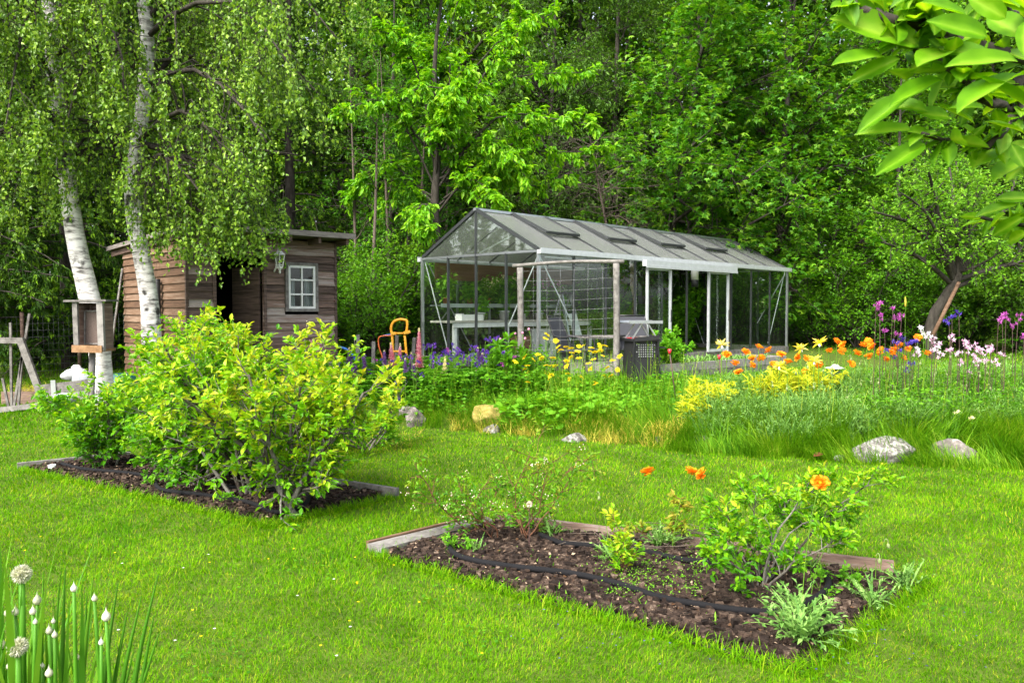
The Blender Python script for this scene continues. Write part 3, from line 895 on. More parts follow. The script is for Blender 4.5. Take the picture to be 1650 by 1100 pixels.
# sliding doors and their rail
m = MB(); beam(m, (.31 * GL, -.16, GE - .10), (.69 * GL, -.16, GE - .10), .10, .12); beam(m, (.31 * GL, -.215, GE - .17), (.69 * GL, -.215, GE - .17), .012, .05); m.build('door_rail', M['alulight'], gh, True)
for f0, f1 in ((.325, .412), (.572, .66)):
    a, b = f0 * GL, f1 * GL
    m = MB()
    for x, wd in ((a, .05), (b, .05)):
        beam(m, (x, -.13, B0), (x, -.13, GE - .18), wd, .04, up=(1, 0, 0))
    for z in (B0 + .03, GE - .2):
        beam(m, (a + .03, -.13, z), (b - .03, -.13, z), .035, .06 if z != .95 else .03)
    m.build('sliding_door', M['alulight'], gh, True)
    d_ = bpy.data.objects['sliding_door' if f0 < .4 else 'sliding_door.001']
    m = MB(); box(m, (a + .03, -.133, B0 + .06), (b - .03, -.128, GE - .23)); m.build('door_pane', M['glass'], d_, True)
    m = MB(); beam(m, (b - .0, -.16, .85), (b, -.16, 1.1), .02, .03); m.build('handle', M['darkframe'], d_, True)
m = MB()
box(m, (bw * .3, GW - .07, GE - .42), (bw * 5.0, GW - .05, GE - .06), .4); box(m, (bw * 6.6, GW - .07, GE - .36), (bw * 8.5, GW - .05, GE - .06), .3)
m.build('brown_panel', M['brownpanel'], gh, True)  # plain brown panels along the top of the back wall
m = MB(); box(m, (.05, .05, -.05), (GL - .05, GW - .05, .02)); m.build('gravel_floor', M['rock'], gh, True)
# things inside the greenhouse
t = thing('potting_bench', 'long pale potting bench on white legs along the back wall of the greenhouse', 'bench', (*GP(.1, GW - .1, 0),), grot)
m = MB(); box(m, (0, -.72, .84), (4.5, -.02, .88)); m.build('bench_top', M['bench'], t, True)
for x in (.12, 1.6, 3.0, 4.38):
    m = MB(); box(m, (x - .035, -.68, .03), (x + .035, -.61, .74)); m.build('leg', M['white'], t, True)
m = MB(); box(m, (.05, -.705, .745), (4.45, -.655, .835)); m.build('apron', M['white'], t, True)
t2 = thing('wall_shelf', 'narrow metal shelf of pots above the potting bench', 'shelf', (*GP(.1, GW - .1, 1.2),), grot)
m = MB(); box(m, (0, -.36, -.02), (4.0, -.02, .0)); box(m, (0, -.365, -.05), (4.0, -.361, .03)); m.build('shelf_board', M['alu'], t2, True)
m = MB()
for x in (.3, 2.0, 3.7): beam(m, (x, -.03, -.3), (x, -.33, -.025), .02, .02)
m.build('bracket', M['alu'], t2, True)


def pot_plant(pos, r, hh, ph, pr, nl, leafm, ll, label, cat='potted plant', potm='terracotta', grp='pots in the greenhouse', flower=None, name='potted_plant'):
    t = thing(name, label, cat, pos, group=grp)
    m = MB(); lathe(m, [(0, 0), (r * .72, 0), (r, hh * .86), (r * 1.08, hh * .86), (r * 1.08, hh), (r * .95, hh), (r * .9, hh * .8), (0, hh * .8)], pos, 14); m.build('pot', M[potm], t)
    if nl:
        m = MB()
        base = np.repeat([np.array(pos) + [0, 0, hh * .8]], 15, 0)
        c = blades(MB(), base, U(0, 6.3, 15), ph * U(.8, 1.25, 15), .004, U(.0, .4, 15), U(.1, .7, 15), 4)
        tubes(m, c, .005, 4, .4)
        m.build('stalks', M['stem'], t)
        m = MB(); put_leaves(m, c, nl // 6, ll * 1.25, .6, LEAF4, .2, .9, .3, 1., .7, .1, 1., .045)
        m.build('foliage', M[leafm], t)
        if flower:
            m = MB(); p_, d_, _ = along(c, 6, .7, 1.)
            leaves(m, p_ + RS.normal(0, .03, p_.shape), RS.normal(0, 1, p_.shape), RS.normal(0, 1, p_.shape), .05, .9, PETAL, U(0, 1, len(p_))); m.build('blossoms', M[flower], t)
    return t


for k, (a, sz, ph, fl, lab) in enumerate([(.3, .085, .42, None, 'clay pot with a leafy plant at the left end of the greenhouse shelf'),
                                     (.95, .07, .25, None, 'small clay pot with low leaves, second from the left on the greenhouse shelf'),
                                     (1.45, .085, .4, 'f_cream', 'clay pot with pale variegated plant on the middle of the greenhouse shelf'),
                                     (1.95, .085, .45, 'f_cream', 'clay pot with tall pale plant right of the middle of the greenhouse shelf'),
                                     (2.5, .085, .5, None, 'clay pot with the tallest green plant on the greenhouse shelf'),
                                     (3.1, .10, .42, 'f_rose', 'clay pot with dark red flowers on the right half of the greenhouse shelf'),
                                     (3.6, .11, .38, 'f_rose', 'large clay pot at the right end of the greenhouse shelf')]):
    pot_plant(GP(a + .1, GW - .29, 1.205), sz, .15, ph, .2, 160, 'appleleaf' if k % 2 == 0 else 'roundleaf', .085, lab, flower=fl)
for k, (a, b, r, hh, nl, ph, lab) in enumerate([(.55, .4, .09, .14, 0, 0, 'empty round white pot left on the potting bench'), (1.15, .4, .10, .16, 110, .3, 'white pot with seedlings near the left of the potting bench'),
                                         (1.85, .4, .12, .2, 150, .4, 'white pot with leafy plant on the middle of the potting bench'), (2.45, .4, .08, .13, 200, .45, 'small white pot with spreading green plant on the potting bench'),
                                         (3.0, .38, .10, .15, 200, .5, 'white pot with broad bright leaves on the potting bench'), (3.6, .38, .09, .14, 150, .4, 'white pot by the right end of the potting bench')]):
    pot_plant(GP(a + .1, GW - b, .885), r, hh, ph, .2, nl, 'roundleaf', .09, lab, potm='white')
tr_ = thing('white_tray', 'long white planting tray at the left end of the potting bench', 'tray', GP(.75, GW - .66, .885), grot)
m = MB(); box(m, (-.35, -.1, 0), (.25, .1, .015)); box(m, (-.35, -.1, .0155), (.25, -.09, .12)); box(m, (-.35, .09, .0155), (.25, .1, .12)); box(m, (-.35, -.0895, .0155), (-.34, .0895, .12)); box(m, (.24, -.0895, .0155), (.25, .0895, .12)); m.build('tray_body', M['white'], tr_, True)
bx = thing('storage_crate', 'brown slatted crate under the potting bench', 'crate', GP(2.1, GW - .55, .02), grot)
m = MB(); [box(m, (-.3, -.25, z), (.3, .25, z + .12), U(.2, .8)) for z in (0, .13, .26, .39)]; m.build('crate_body', M['brownpanel'], bx, True)
bx = thing('white_cabinet', 'low white board standing under the right half of the potting bench', 'board', GP(3.0, GW - .6, .02), grot)
m = MB(); box(m, (-.4, -.03, 0), (.4, .03, .66)); box(m, (-.36, -.05, .03), (.36, -.031, .62)); m.build('panel', M['lace'], bx, True)
# climbing plants and tomatoes inside the far half
for k, (a, b, ph, lab) in enumerate([(5.4, 2.5, 1.2, 'tall tomato plant behind the open greenhouse doorway'), (6.4, 2.6, 1.5, 'tallest leafy plant deep inside the greenhouse, right of the doorway'),
                                     (7.3, 2.3, 1.1, 'leafy plant inside the right half of the greenhouse'), (8.4, 2.4, 1.3, 'leafy plant by the far end wall inside the greenhouse'), (4.6, 2.6, 1.0, 'leafy plant by the back wall behind the step ladder')]):
    pot_plant(GP(a, b, .02), .15, .26, ph, .3, 420, 'coverleaf', .10, lab, 'greenhouse plant', 'black', 'plants on the greenhouse floor')
for k, (a, lab) in enumerate(((5.75, 'black hanging pot left of the pair inside the greenhouse'), (6.0, 'black hanging pot right of the pair inside the greenhouse'))):
    p = GP(a, 1.9, 1.25); t = thing('hanging_pot', lab, 'hanging pot', p, group='black hanging pots')
    m = MB(); lathe(m, [(0, 0), (.09, 0), (.12, .18), (.125, .18), (.125, .2), (.1, .2), (0, .15)], p, 12); m.build('pot', M['black'], t)
    m = MB(); tube(m, [p + [0.1, 0, .2], p + [0, 0, .6], p + [0, 0, 1.35]], [.004], 4); m.build('cord', M['wire'], t)
p = GP(5.45, .25, 1.62); t = thing('extractor_fan', 'white and black cylinder hanging in the greenhouse doorway', 'heater', p)
m = MB(); lathe(m, [(0, 0), (.085, 0), (.085, .16), (0, .16)], p, 14); m.build('lower_drum', M['black'], t)
m = MB(); lathe(m, [(0, .162), (.085, .162), (.085, .38), (.02, .40), (.02, .5), (0, .5)], p, 14); m.build('upper_drum', M['white'], t)
# bamboo canes
t = thing('bamboo_cane', 'bundle of long bamboo canes leaning inside the right end of the greenhouse', 'canes', GP(7.0, .3, .02)); m = MB()
for k in range(4): tube(m, [GP(7.05 + .04 * k, .35, .02), GP(6.72 + .02 * k, .12, 1.75 - .1 * k)], [.012], 6)
m.build('cane_bundle', M['palewood'], t)
t = thing('coiled_cord', 'pale cords hanging from the greenhouse eave left of the doorway', 'cord', GP(3.2, .3, 1.7)); m = MB()
for k in range(5): tube(m, [GP(3.1 + k * .03, .3, 2.05), GP(3.1 + k * .03, .3, 1.6 - .06 * k), GP(3.13 + k * .03, .3, 1.55 - .06 * k), GP(3.13 + k * .03, .3, 2.05)], [.006], 4, 14)
m.build('cord_loop', M['palewood'], t)
# step ladder
L0 = GP(2.55, 1.2, .02); t = thing('step_ladder', 'aluminium step ladder with a plate standing inside the greenhouse', 'ladder', L0, grot)
m = MB()
for s_ in (-1, 1): beam(m, (s_ * .22, 0, 0), (s_ * .14, .38, 1.42), .03, .06)
m.build('front_rail', M['alu'], t, True); m = MB()
for s_ in (-1, 1): beam(m, (s_ * .22, .82, 0), (s_ * .14, .42, 1.40), .025, .03)
m.build('rear_rail', M['alu'], t, True)
for k in range(5):
    f = (k + 1) / 6; m = MB(); box(m, (-.2 + .06 * f, .38 * f - .04, 1.42 * f - .015), (.2 - .06 * f, .38 * f + .06, 1.42 * f + .015)); m.build('step', M['alu'], t, True)
m = MB(); box(m, (-.17, .3, 1.42), (.17, .52, 1.46)); m.build('platform', M['blackfab'], t, True)
m = MB(); beam(m, (-.02, .04, .55), (-.02, .20, 1.0), .26, .01, up=(0, -1, .3)); m.build('sign_plate', M['alulight'], t, True)

# ------------------------------------------------------------------ furniture by the greenhouse
def chair(loc, rz, label):
    t = thing('garden_chair', label, 'chair', loc, rz, 'black garden chairs')
    m = MB()
    v = [(-.24, -.22, .42), (.24, -.22, .42), (.25, .22, .40), (-.25, .22, .40)]
    m.add(v + [(a, b, c + .018) for a, b, c in v], BOXQ); m.build('seat', M['blackfab'], t, True)
    m = MB(); v = [(-.25, .22, .42), (.25, .22, .42), (.25, .40, .98), (-.25, .40, .98)]
    m.add(v + [(a, b + .018, c) for a, b, c in v], BOXQ); m.build('backrest', M['blackfab'], t, True)
    for s_ in (-1, 1):
        m = MB(); tube(m, [(s_ * .29, -.30, 0), (s_ * .29, -.24, .40), (s_ * .29, -.20, .60), (s_ * .29, -.12, .66), (s_ * .29, .10, .65), (s_ * .27, .30, .66)], [.016], 8, 22); m.build('arm_frame', M['blackmetal'], t, True)
        m = MB(); tube(m, [(s_ * .27, .36, 0), (s_ * .27, .20, .42), (s_ * .265, .31, .72), (s_ * .26, .42, 1.0)], [.015], 8, 16); m.build('back_frame', M['blackmetal'], t, True)
    m = MB(); tube(m, [(-.26, .42, 1.0), (.26, .42, 1.0)], [.014], 8); tube(m, [(-.29, -.23, .41), (.29, -.23, .41)], [.014], 8); m.build('cross_rail', M['blackmetal'], t, True)


BOXQ = [[0, 1, 2, 3], [7, 6, 5, 4], [0, 4, 5, 1], [1, 5, 6, 2], [2, 6, 7, 3], [3, 7, 4, 0]]
chair(at(928, 13.5), math.radians(62), 'black mesh garden chair seen from the side, left of the trellis post')
chair(at(1030, 13.7), math.radians(12), 'black mesh garden chair behind the charcoal grill')
# slatted table between the chairs
c = at(985, 14.1); t = thing('slatted_table', 'low grey slatted table between the two garden chairs', 'table', c, math.radians(20))
m = MB(); [box(m, (-.7 + k * .1, -.35, .62), (-.62 + k * .1, .35, .645), U(.2, .8)) for k in range(14)]; m.build('slats', M['greywood'], t, True)
for x in (-.6, .6):
    for y in (-.28, .28):
        m = MB(); box(m, (x - .02, y - .02, 0), (x + .02, y + .02, .62)); m.build('leg', M['darkframe'], t, True)
# grill
g0 = at(1033, 12.2); t = thing('charcoal_grill', 'black folding charcoal grill cart with a silver side tray on top', 'grill', g0, math.radians(14))
m = MB()
v = [(-.25, -.17, 0.02), (.24, -.17, 0.02), (.24, .17, .02), (-.25, .17, .02), (-.205, -.16, .66), (.2, -.16, .66), (.2, .16, .66), (-.205, .16, .66)]
m.add(v, [[0, 1, 5, 4], [1, 2, 6, 5], [2, 3, 7, 6], [3, 0, 4, 7]], .5)
m.build('wind_skirt', M['black'], t, True)
m = MB()
for r_ in range(6):
    for c_ in range(9):
        if abs(c_ - 4) <= 4 - (r_ % 3) * .5: box(m, (-.15 + c_ * .036, -.176 - r_ * .0008, .60 - r_ * .035), (-.135 + c_ * .036, -.1735 - r_ * .0008 + .004, .616 - r_ * .035))
m.build('vent_holes', M['wire'], t, True)
m = MB()
box(m, (-.24, -.2, .662), (.24, .2, .70)); beam(m, (-.2, -.22, .69), (.2, -.22, .72), .02, .06); m.build('fire_pan', M['blackmetal'], t, True)
m = MB(); [box(m, (-.18 + k * .04, -.17, .705), (-.17 + k * .04, .17, .712)) for k in range(10)]; m.build('grate', M['red'], t, True)
m = MB(); box(m, (-.27, -.2, .93), (.27, .2, .945)); box(m, (-.27, -.2, .9455), (.27, -.185, .975)); box(m, (-.27, .185, .9455), (.27, .2, .975)); m.build('top_tray', M['alu'], t, True)
for s_ in (-1, 1):
    for y_ in (-.14, .14): m = MB(); beam(m, (s_ * .2, y_, .70), (s_ * .05, y_, .93), .02, .02); m.build('strut', M['alu'], t, True)
    m = MB(); beam(m, (s_ * .24, -.19, 0), (s_ * .19, -.19, .68), .025, .02); m.build('leg', M['blackmetal'], t, True)
m = MB(); box(m, (.255, -.12, .55), (.36, .12, .57)); beam(m, (.1, -.185, .02), (.22, -.185, .66), .02, .012); m.build('side_flap', M['blackmetal'], t, True)
# rustic wire trellis
p1, p2 = P(838, 431, 12.6), P(993, 424, 12.2)
t = thing('wire_trellis', 'rustic pole frame hung with wire netting in front of the greenhouse', 'trellis', at(915, 12.4))
for p in (p1, p2):
    m = MB(); q = np.array([p[0], p[1], float(h(p[0], p[1])) - .1]); tube(m, [q, (p + q) / 2 + [.012, 0, 0], p], [.055, .05, .05], 8, 10); m.build('post', M['greywood'], t)
m = MB(); d = nrm(p2 - p1); tube(m, [p1 - d * .12 + [0, 0, .03], (p1 + p2) / 2 + [0, 0, .055], p2 + d * .12 + [0, 0, .02]], [.03, .024, .032], 8, 12); m.build('top_rail', M['greywood'], t)
m = MB()
for k in range(8):
    f = k / 7; a = p1 + (p2 - p1) * f; jx = U(-.02, .02); tube(m, [a, a + [jx, 0, -.7], a - [0, 0, 1.35]], [.0013], 4, 6)
for k in range(9):
    z = -.06 - .155 * k; tube(m, [p1 + [0, 0, z], (p1 + p2) / 2 + [0, .03, z - .015], p2 + [0, 0, z]], [.0013], 4, 8)
m.build('wire_netting', M['wire'], t)
# raised planter of grey boards
a0, a1 = np.array([1.95, 12.05]), np.array([5.05, 14.72]); dv = nrm(a1 - a0); nv = np.array([-dv[1], dv[0]])
t = thing('raised_planter', 'long raised planter of grey boards in front of the greenhouse doors', 'planter', (*a0, .56))
corners = [a0, a1, a1 + nv * .9, a0 + nv * .9]
for i in range(4):
    m = MB()
    q, p = corners[i], corners[(i + 1) % 4]
    for z, tt in ((.06, .3), (.195, .7)):
        e = nrm(p - q) * (.022 if i % 2 == 0 else -.024); beam(m, (*(q - e), .55 + z), (*(p + e), .55 + z), .045, .13, tint=tt)
    m.build('side_board', M['greywood'], t)
m = MB(); cc = [(*(c_ + (np.mean(corners, 0) - c_) * .03), .77) for c_ in corners]; m.add(cc + [(x, y, .6) for x, y, z in cc], BOXQ); m.build('planter_soil', M['soil'], t)
# board terrace edge left of it
t = thing('terrace_board', 'long grey plank edging the greenhouse terrace behind the yellow flowers', 'edging board', (*GP(-.1, -1.55, 0),))
m = MB(); beam(m, GP(-.3, -1.0, .12), GP(1.6, -2.0, .12), .05, .22, tint=.7); m.build('plank', M['greywood'], t)
# solar lamp
p = at(1347, 10.6); lamp = thing('solar_lamp', 'small solar garden lamp with a white cap among the poppies', 'garden lamp', p); zt = P(1347, 597, 10.6)[2] - p[2]
m = MB(); tube(m, [p, p + [0, 0, zt - .1]], [.012], 8); m.build('stake', M['darkframe'], lamp)
m = MB(); lathe(m, [(0, zt + .085), (.03, zt + .083), (.055, zt + .055), (.12, zt + .042), (.125, zt + .032), (.05, zt + .03), (0, zt + .03)], p, 18); m.build('cap', M['white'], lamp)
m = MB(); lathe(m, [(.062, zt - .09), (.066, zt + .028)], p, 16); m.build('lamp_shade', M['clearglass'], lamp)
m = MB(); lathe(m, [(0, zt - .12), (.07, zt - .115), (.072, zt - .09), (0, zt - .09)], p, 16); lathe(m, [(0, zt - .085), (.03, zt - .085), (.03, zt + .02)], p, 8)
for k in range(4):
    aa = k * PI / 2 + .4; tube(m, [p + [.068 * math.cos(aa), .068 * math.sin(aa), zt - .1], p + [.068 * math.cos(aa), .068 * math.sin(aa), zt + .03]], [.005], 4)
m.build('lamp_cage', M['darkframe'], lamp)
# stakes with red caps
for (px, py, D, bx_, lab) in ((1079, 566, 10.8, 1092, 'thin dark stake with a red tip leaning beside the grill'), (1159, 575, 11.2, 1165, 'thin dark stake with a red tip beside the yellow spidery flower')):
    b = at(bx_, D); tp = P(px, py, D); t = thing('plant_stake', lab, 'stake', b)
    m = MB(); tube(m, [b, tp], [.008], 6); m.build('rod', M['darkstem'], t); m = MB(); lathe(m, [(0, -.03), (.018, -.03), (.026, .03), (0, .035)], tp, 10); m.build('tip', M['red'], t)

# ------------------------------------------------------------------ left of the greenhouse
def stake(px, py, D, lean, lab, w=.055):
    b = at(px, D); tp = P(px, py, D); t = thing('wooden_stake', lab, 'stake', b, group='grey stakes left of the greenhouse'); m = MB(); tp[0] += lean
    beam(m, b - [0, 0, .1], tp, w, w * .8, up=(0, 1, 0)); m.build('shaft', M['greywood'], t)


stake(574, 539, 13.0, .03, 'tallest grey square stake, leftmost by the green tarpaulin'); stake(600, 550, 13.0, .02, 'shorter grey square stake left of the yellow hand truck')
stake(637, 540, 14.3, .03, 'grey stake standing behind the frame of the yellow hand truck'); stake(662, 544, 13.8, .06, 'leaning grey stake between the hand truck and the greenhouse')
b = at(648, 13.6); t = thing('hand_truck', 'yellow tubular hand truck with a hoop handle standing by the greenhouse', 'hand truck', b)
PT = lambda px, py, D=13.6: P(px, py, D)
m = MB(); tube(m, [PT(633, 545), PT(630, 530), PT(633, 520), PT(641, 515), PT(652, 515), PT(656, 519), PT(655, 533), PT(653, 536)], [.022], 8, 30); m.build('handle', M['yellow'], t)
for a, c in ((632, 634), (652, 657)):
    m = MB(); tube(m, [PT(a, 540), PT((a + c) / 2, 565), PT(c, 592), PT(c, 612)], [.022], 8, 10); m.build('side_rail', M['yellow'], t)
for y in (537, 566, 584): m = MB(); tube(m, [PT(632, y), PT(655, y)], [.018], 6); m.build('cross_bar', M['yellow'], t)
for a, c in (((630, 537), (638, 537)), ((651, 536), (661, 534))): m = MB(); beam(m, PT(*a), PT(*c), .09, .05); m.build('bracket', M['yellow'], t)
m = MB(); box(m, PT(633, 600) + [0, -.2, -.02], PT(657, 600) + [0, .12, .0]); m.build('toe_plate', M['darkframe'], t)
for a in (630, 659):
    m = MB(); c = PT(a, 598) + [0, .15, 0]; an = np.linspace(0, 2 * PI, 19); tube(m, [c + [0, .12 * math.cos(x), .12 * math.sin(x)] for x in an], [.03], 8); m.build('wheel', M['black'], t)
t = thing('orange_hose', 'thin orange hose looping down left of the yellow hand truck', 'hose', at(613, 13.7)); m = MB()
tube(m, [PT(634, 541, 13.7), PT(618, 541, 13.7), PT(610, 545, 13.7), PT(611, 560, 13.7), PT(616, 575, 13.7), PT(622, 605, 13.7)], [.012], 6, 24); m.build('hose_line', M['orangehose'], t)
m = MB(); tube(m, [PT(612, 543, 13.75), PT(633, 538, 13.75)], [.02], 6); m.build('fitting', M['blue'], t)
b = at(585, 13.4); t = thing('tarpaulin', 'dark green tarpaulin heaped behind the two grey stakes', 'tarpaulin', b)


def blob(c, r, seed, nz=.2, sub=3, flat=0.0):
    import bmesh
    bm = bmesh.new(); bmesh.ops.create_icosphere(bm, subdivisions=sub, radius=1); rs = np.random.default_rng(seed)
    v = np.array([x.co[:] for x in bm.verts]); f = np.array([[y.index for y in x.verts] for x in bm.faces]); bm.free()
    k = rs.normal(0, 1, (12, 3)) * np.array([1.2, 1.2, 1.2]); ph = rs.uniform(0, 6, 12)
    d = sum(np.sin(v @ k[i] * (1 + .35 * i) + ph[i]) / (1.2 + .5 * i) for i in range(12)) / 2.2
    planes = nrm(rs.normal(0, 1, (9, 3)))
    for pl in planes:      # chip flat faces
        e = v @ pl; v = v - pl[None] * (np.maximum(e - .72, 0) * .75)[:, None]
    k2 = rs.normal(0, 1, (22, 3)); p2 = rs.uniform(0, 6, 22)
    d2 = sum(np.sin(v @ k2[i] * (3 + .5 * i) + p2[i] + np.sin(v @ k2[i - 1] * 4)) / (3 + .5 * i) for i in range(22)) / 2
    v = v * (1 + nz * d + .16 * nz / .16 * .28 * d2)[:, None]
    return v * np.asarray(r, float) + np.asarray(c, float), f


m = MB(); v, f = blob(b + [0, 0, .12], (.55, .4, .32), 3, .3); m.add(v, f, .5, 0, True); m.build('sheet', M['green'], t)
m = MB(); tube(m, [P(543, 560, 13.8), P(552, 560, 13.8), P(566, 568, 13.8), P(575, 585, 13.8)], [.02], 6, 10); m.build('rope', M['blue'], t)
t = thing('white_basin', 'shallow white basin lying below the yellow hand truck', 'basin', at(645, 13.0), 0); q = ORI[t.name]; m = MB(); lathe(m, [(0, .06), (.22, .06), (.34, .2), (.36, .2), (.36, .18), (.24, .03), (0, .03)], q, 20); m.build('basin_body', M['white'], t)

# bird feeder box on a post in front of the left birch
D = 10.0; b = at(141, D)
t = thing('feeder_box', 'open wooden box with wire screen and flat roof on a post before left birch', 'feeder box', b)
q = lambda px, py, dd=0: P(px, py, D) + [0, dd, 0]
m = MB(); tube(m, [b - [0, 0, .1], q(141, 565, .12)], [.04], 8); m.build('post', M['greywood'], t)
m = MB(); beam(m, q(108, 485, .08), q(176, 484, .08), .34, .025, up=(0, 0, 1), tint=.4); m.build('roof', M['greywood'], t)
m = MB(); beam(m, q(127, 565, -.04), q(124, 488, -.04), .06, .04, up=(0, 1, 0), tint=.5); beam(m, q(167, 565, -.04), q(164, 488, -.04), .075, .05, up=(0, 1, 0), tint=.9); m.build('side_post', M['greywood'], t)
m = MB(); beam(m, q(131, 565, .24), q(129, 488, .24), .05, .03, up=(0, 1, 0)); box(m, q(126, 563, -.02), q(128.6, 488, .24)); box(m, q(163.5, 563, .0), q(166, 488, .24)); box(m, q(128, 562, .24), q(165, 488, .25)); m.build('back_board', M['siding'], t)
m = MB(); beam(m, q(121, 563, .09), q(170, 564, .09), .34, .035, up=(0, 0, 1), tint=.3); beam(m, q(122, 561, -.085), q(170, 562, -.085), .02, .09, up=(0, 0, 1), tint=.5); m.build('floor_tray', M['orangewood'], t)
m = MB(); box(m, q(131, 557, .10), q(162, 500, .105)); m.build('wire_screen', M['screen'], t)
m = MB()
for a, c in (((131, 557), (131, 501)), ((162, 557), (162, 501)), ((131.9, 501), (161.1, 501)), ((131.9, 554), (161.1, 554))): beam(m, q(*a, .085), q(*c, .085), .018, .018, up=(0, 1, 0))
m.build('screen_frame', M['greywood'], t)
# trellis frame far left
D = 12.2; b = at(35, D); t = thing('plant_trellis', 'leaning wooden frame of thin slats at the far left edge of the lawn', 'frame', b); q = lambda px, py, dd=0: P(px, py, D) + [0, dd, 0]
m = MB(); beam(m, q(32, 545), q(72, 652), .10, .05, up=(0, 1, 0), tint=.6); m.build('diagonal_board', M['greywood'], t)
m = MB(); beam(m, q(-30, 548, .07), q(34, 549, .07), .05, .09, up=(0, 0, 1)); m.build('cross_rail', M['greywood'], t)
m = MB(); beam(m, q(-30, 664, .05), q(72, 652, .05), .05, .08, up=(0, 0, 1), tint=.7); m.build('base_rail', M['greywood'], t)
for a, c in (((9, 520), (11, 655)), ((40, 505), (15, 655)), ((-4, 610), (6, 657)), ((28, 575), (22, 655))):
    m = MB(); beam(m, q(*a, .12), q(*c, .12), .035, .025, up=(0, 1, 0), tint=.4); m.build('slat', M['greywood'], t)
b = at(35, 12.9); t = thing('hay_crate', 'low brown crate of dry hay behind the leaning wooden frame', 'crate', b); m = MB()
box(m, b + [-.35, -.02, 0], b + [.35, .02, .2]); m.build('crate_side', M['siding'], t); m = MB(); box(m, b + [-.35, .4, 0], b + [.35, .44, .2]); m.build('crate_side', M['siding'], t)
m = MB(); N = 500; blades(m, b + np.column_stack([U(-.3, .3, N), U(0, .38, N), U(.02, .25, N)]), U(0, 6.3, N), .18, .006, U(.6, 1.6, N), .3, 2, (1, .8), U(0, 1, N)); m.build('hay', M['straw'], t)
b = at(100, 11.8); t = thing('plank_stack', 'stack of two weathered planks with a metal strap under the feeder box', 'planks', b); q = lambda px, py, dd=0: P(px, py, 11.8) + [0, dd, 0]
m = MB(); beam(m, q(65, 628), q(150, 618), .06, .15, up=(0, 0, 1), tint=.35); m.build('upper_plank', M['greywood'], t)
m = MB(); beam(m, q(70, 642), q(150, 634), .06, .12, up=(0, 0, 1), tint=.8); m.build('lower_plank', M['greywood'], t)
m = MB(); beam(m, q(90, 645, -.04), q(88, 612, -.04), .07, .015, up=(0, 1, 0)); m.build('strap', M['alu'], t)
b = q(112, 638); t = thing('plastic_bag', 'grey plastic bag slumped below the planks', 'bag', b); m = MB(); v, f = blob(q(112, 640, -.12), (.2, .12, .07), 8, .25); m.add(v, f, .5, 0, True); m.build('bag_body', M['sackgrey'], t)
b = q(110, 605, .2); t = thing('white_sack', 'white plastic sack with a dark end lying on the plank stack', 'sack', b); m = MB(); v, f = blob(q(106, 604, .15), (.14, .13, .10), 5, .3); m.add(v, f, .5, 0, True); v, f = blob(q(118, 598, .15), (.10, .10, .08), 6, .3); m.add(v, f, .8, 0, True); m.build('sack_body', M['fabwhite'], t)
m = MB(); v, f = blob(q(124, 610, .13), (.16, .14, .10), 7, .3); m.add(v, f, .5, 0, True); m.build('sack_end', M['sackgrey'], t)
t = thing('garden_barrel', 'dark green water barrel half hidden between the left birch and the shed', 'barrel', at(196, 11.6)); m = MB(); lathe(m, [(0, 0), (.2, 0), (.24, .35), (.2, .7), (.19, .7), (0, .66)], ORI[t.name], 18); m.build('barrel_body', M['green'], t)
# wire fence at the wood edge, left
fa, fb = at(-60, 14.8), at(215, 15.8); t = thing('wire_fence', 'dark wire fence at the edge of the wood on the left', 'fence', fa)
for k in range(4):
    p = fa + (fb - fa) * k / 3; m = MB(); tube(m, [p, p + [0, 0, 1.25]], [.035], 6); m.build('post', M['siding'], t)
m = MB()
for k in range(9): tube(m, [fa + [0, 0, .12 + k * .13], fb + [0, 0, .12 + k * .13]], [.004], 4)
for k in range(34): p = fa + (fb - fa) * k / 33; tube(m, [p, p + [0, 0, 1.18]], [.003], 4)
m.build('wire_mesh', M['darkframe'], t)

# ------------------------------------------------------------------ rocks
for (px, py, D, r, zz, sd, mt, lab) in (
        (1424, 712, 8.75, (.40, .26, .21), .05, 21, 'rock', 'largest pale grey boulder, long and lichen-spotted, at the edge of the flower bed'), (1541, 712, 8.6, (.24, .18, .19), .05, 22, 'darkrock', 'dark rough boulder right of the large pale boulder'),
        (1357, 748, 8.7, (.09, .07, .06), .01, 23, 'rock', 'small flat grey stone in the grass below the large boulder'), (785, 668, 11.0, (.26, .2, .17), .11, 24, 'moss', 'stone cushioned with yellow-brown moss at the left of the bed edge'),
        (792, 702, 10.7, (.11, .1, .10), .02, 25, 'rock', 'small grey stone below the mossy stone'), (928, 715, 10.0, (.18, .12, .09), .02, 26, 'rock', 'flat pale stone at the bed edge behind the sparse bush'),
        (668, 678, 11.3, (.15, .13, .18), .08, 27, 'darkrock', 'upright brown-grey stone right of the bushy bed'), (650, 668, 11.6, (.13, .12, .13), .1, 30, 'darkrock', 'smaller dark stone left of the upright brown-grey stone'),
        (1140, 711, 9.6, (.24, .16, .07), .05, 28, 'rock', 'low flat stone half buried in grass near the yellow plant'), (1062, 724, 9.7, (.07, .06, .1), .0, 29, 'darkrock', 'small dark pointed stone by the dry straw clump'),
        (690, 838, 6.2, (.0, .0, .0), 0, 0, '', '')):
    if not mt: continue
    b = at(px, D); m = MB(); v, f = blob(b + [0, 0, zz], r, sd, .16, 5); m.add(v, f, .5, 0, True)
    o = m.build('boulder' if r[0] > .2 else 'stone', M[mt]); tag(o, lab, 'rock', 'rocks along the flower bed edge')
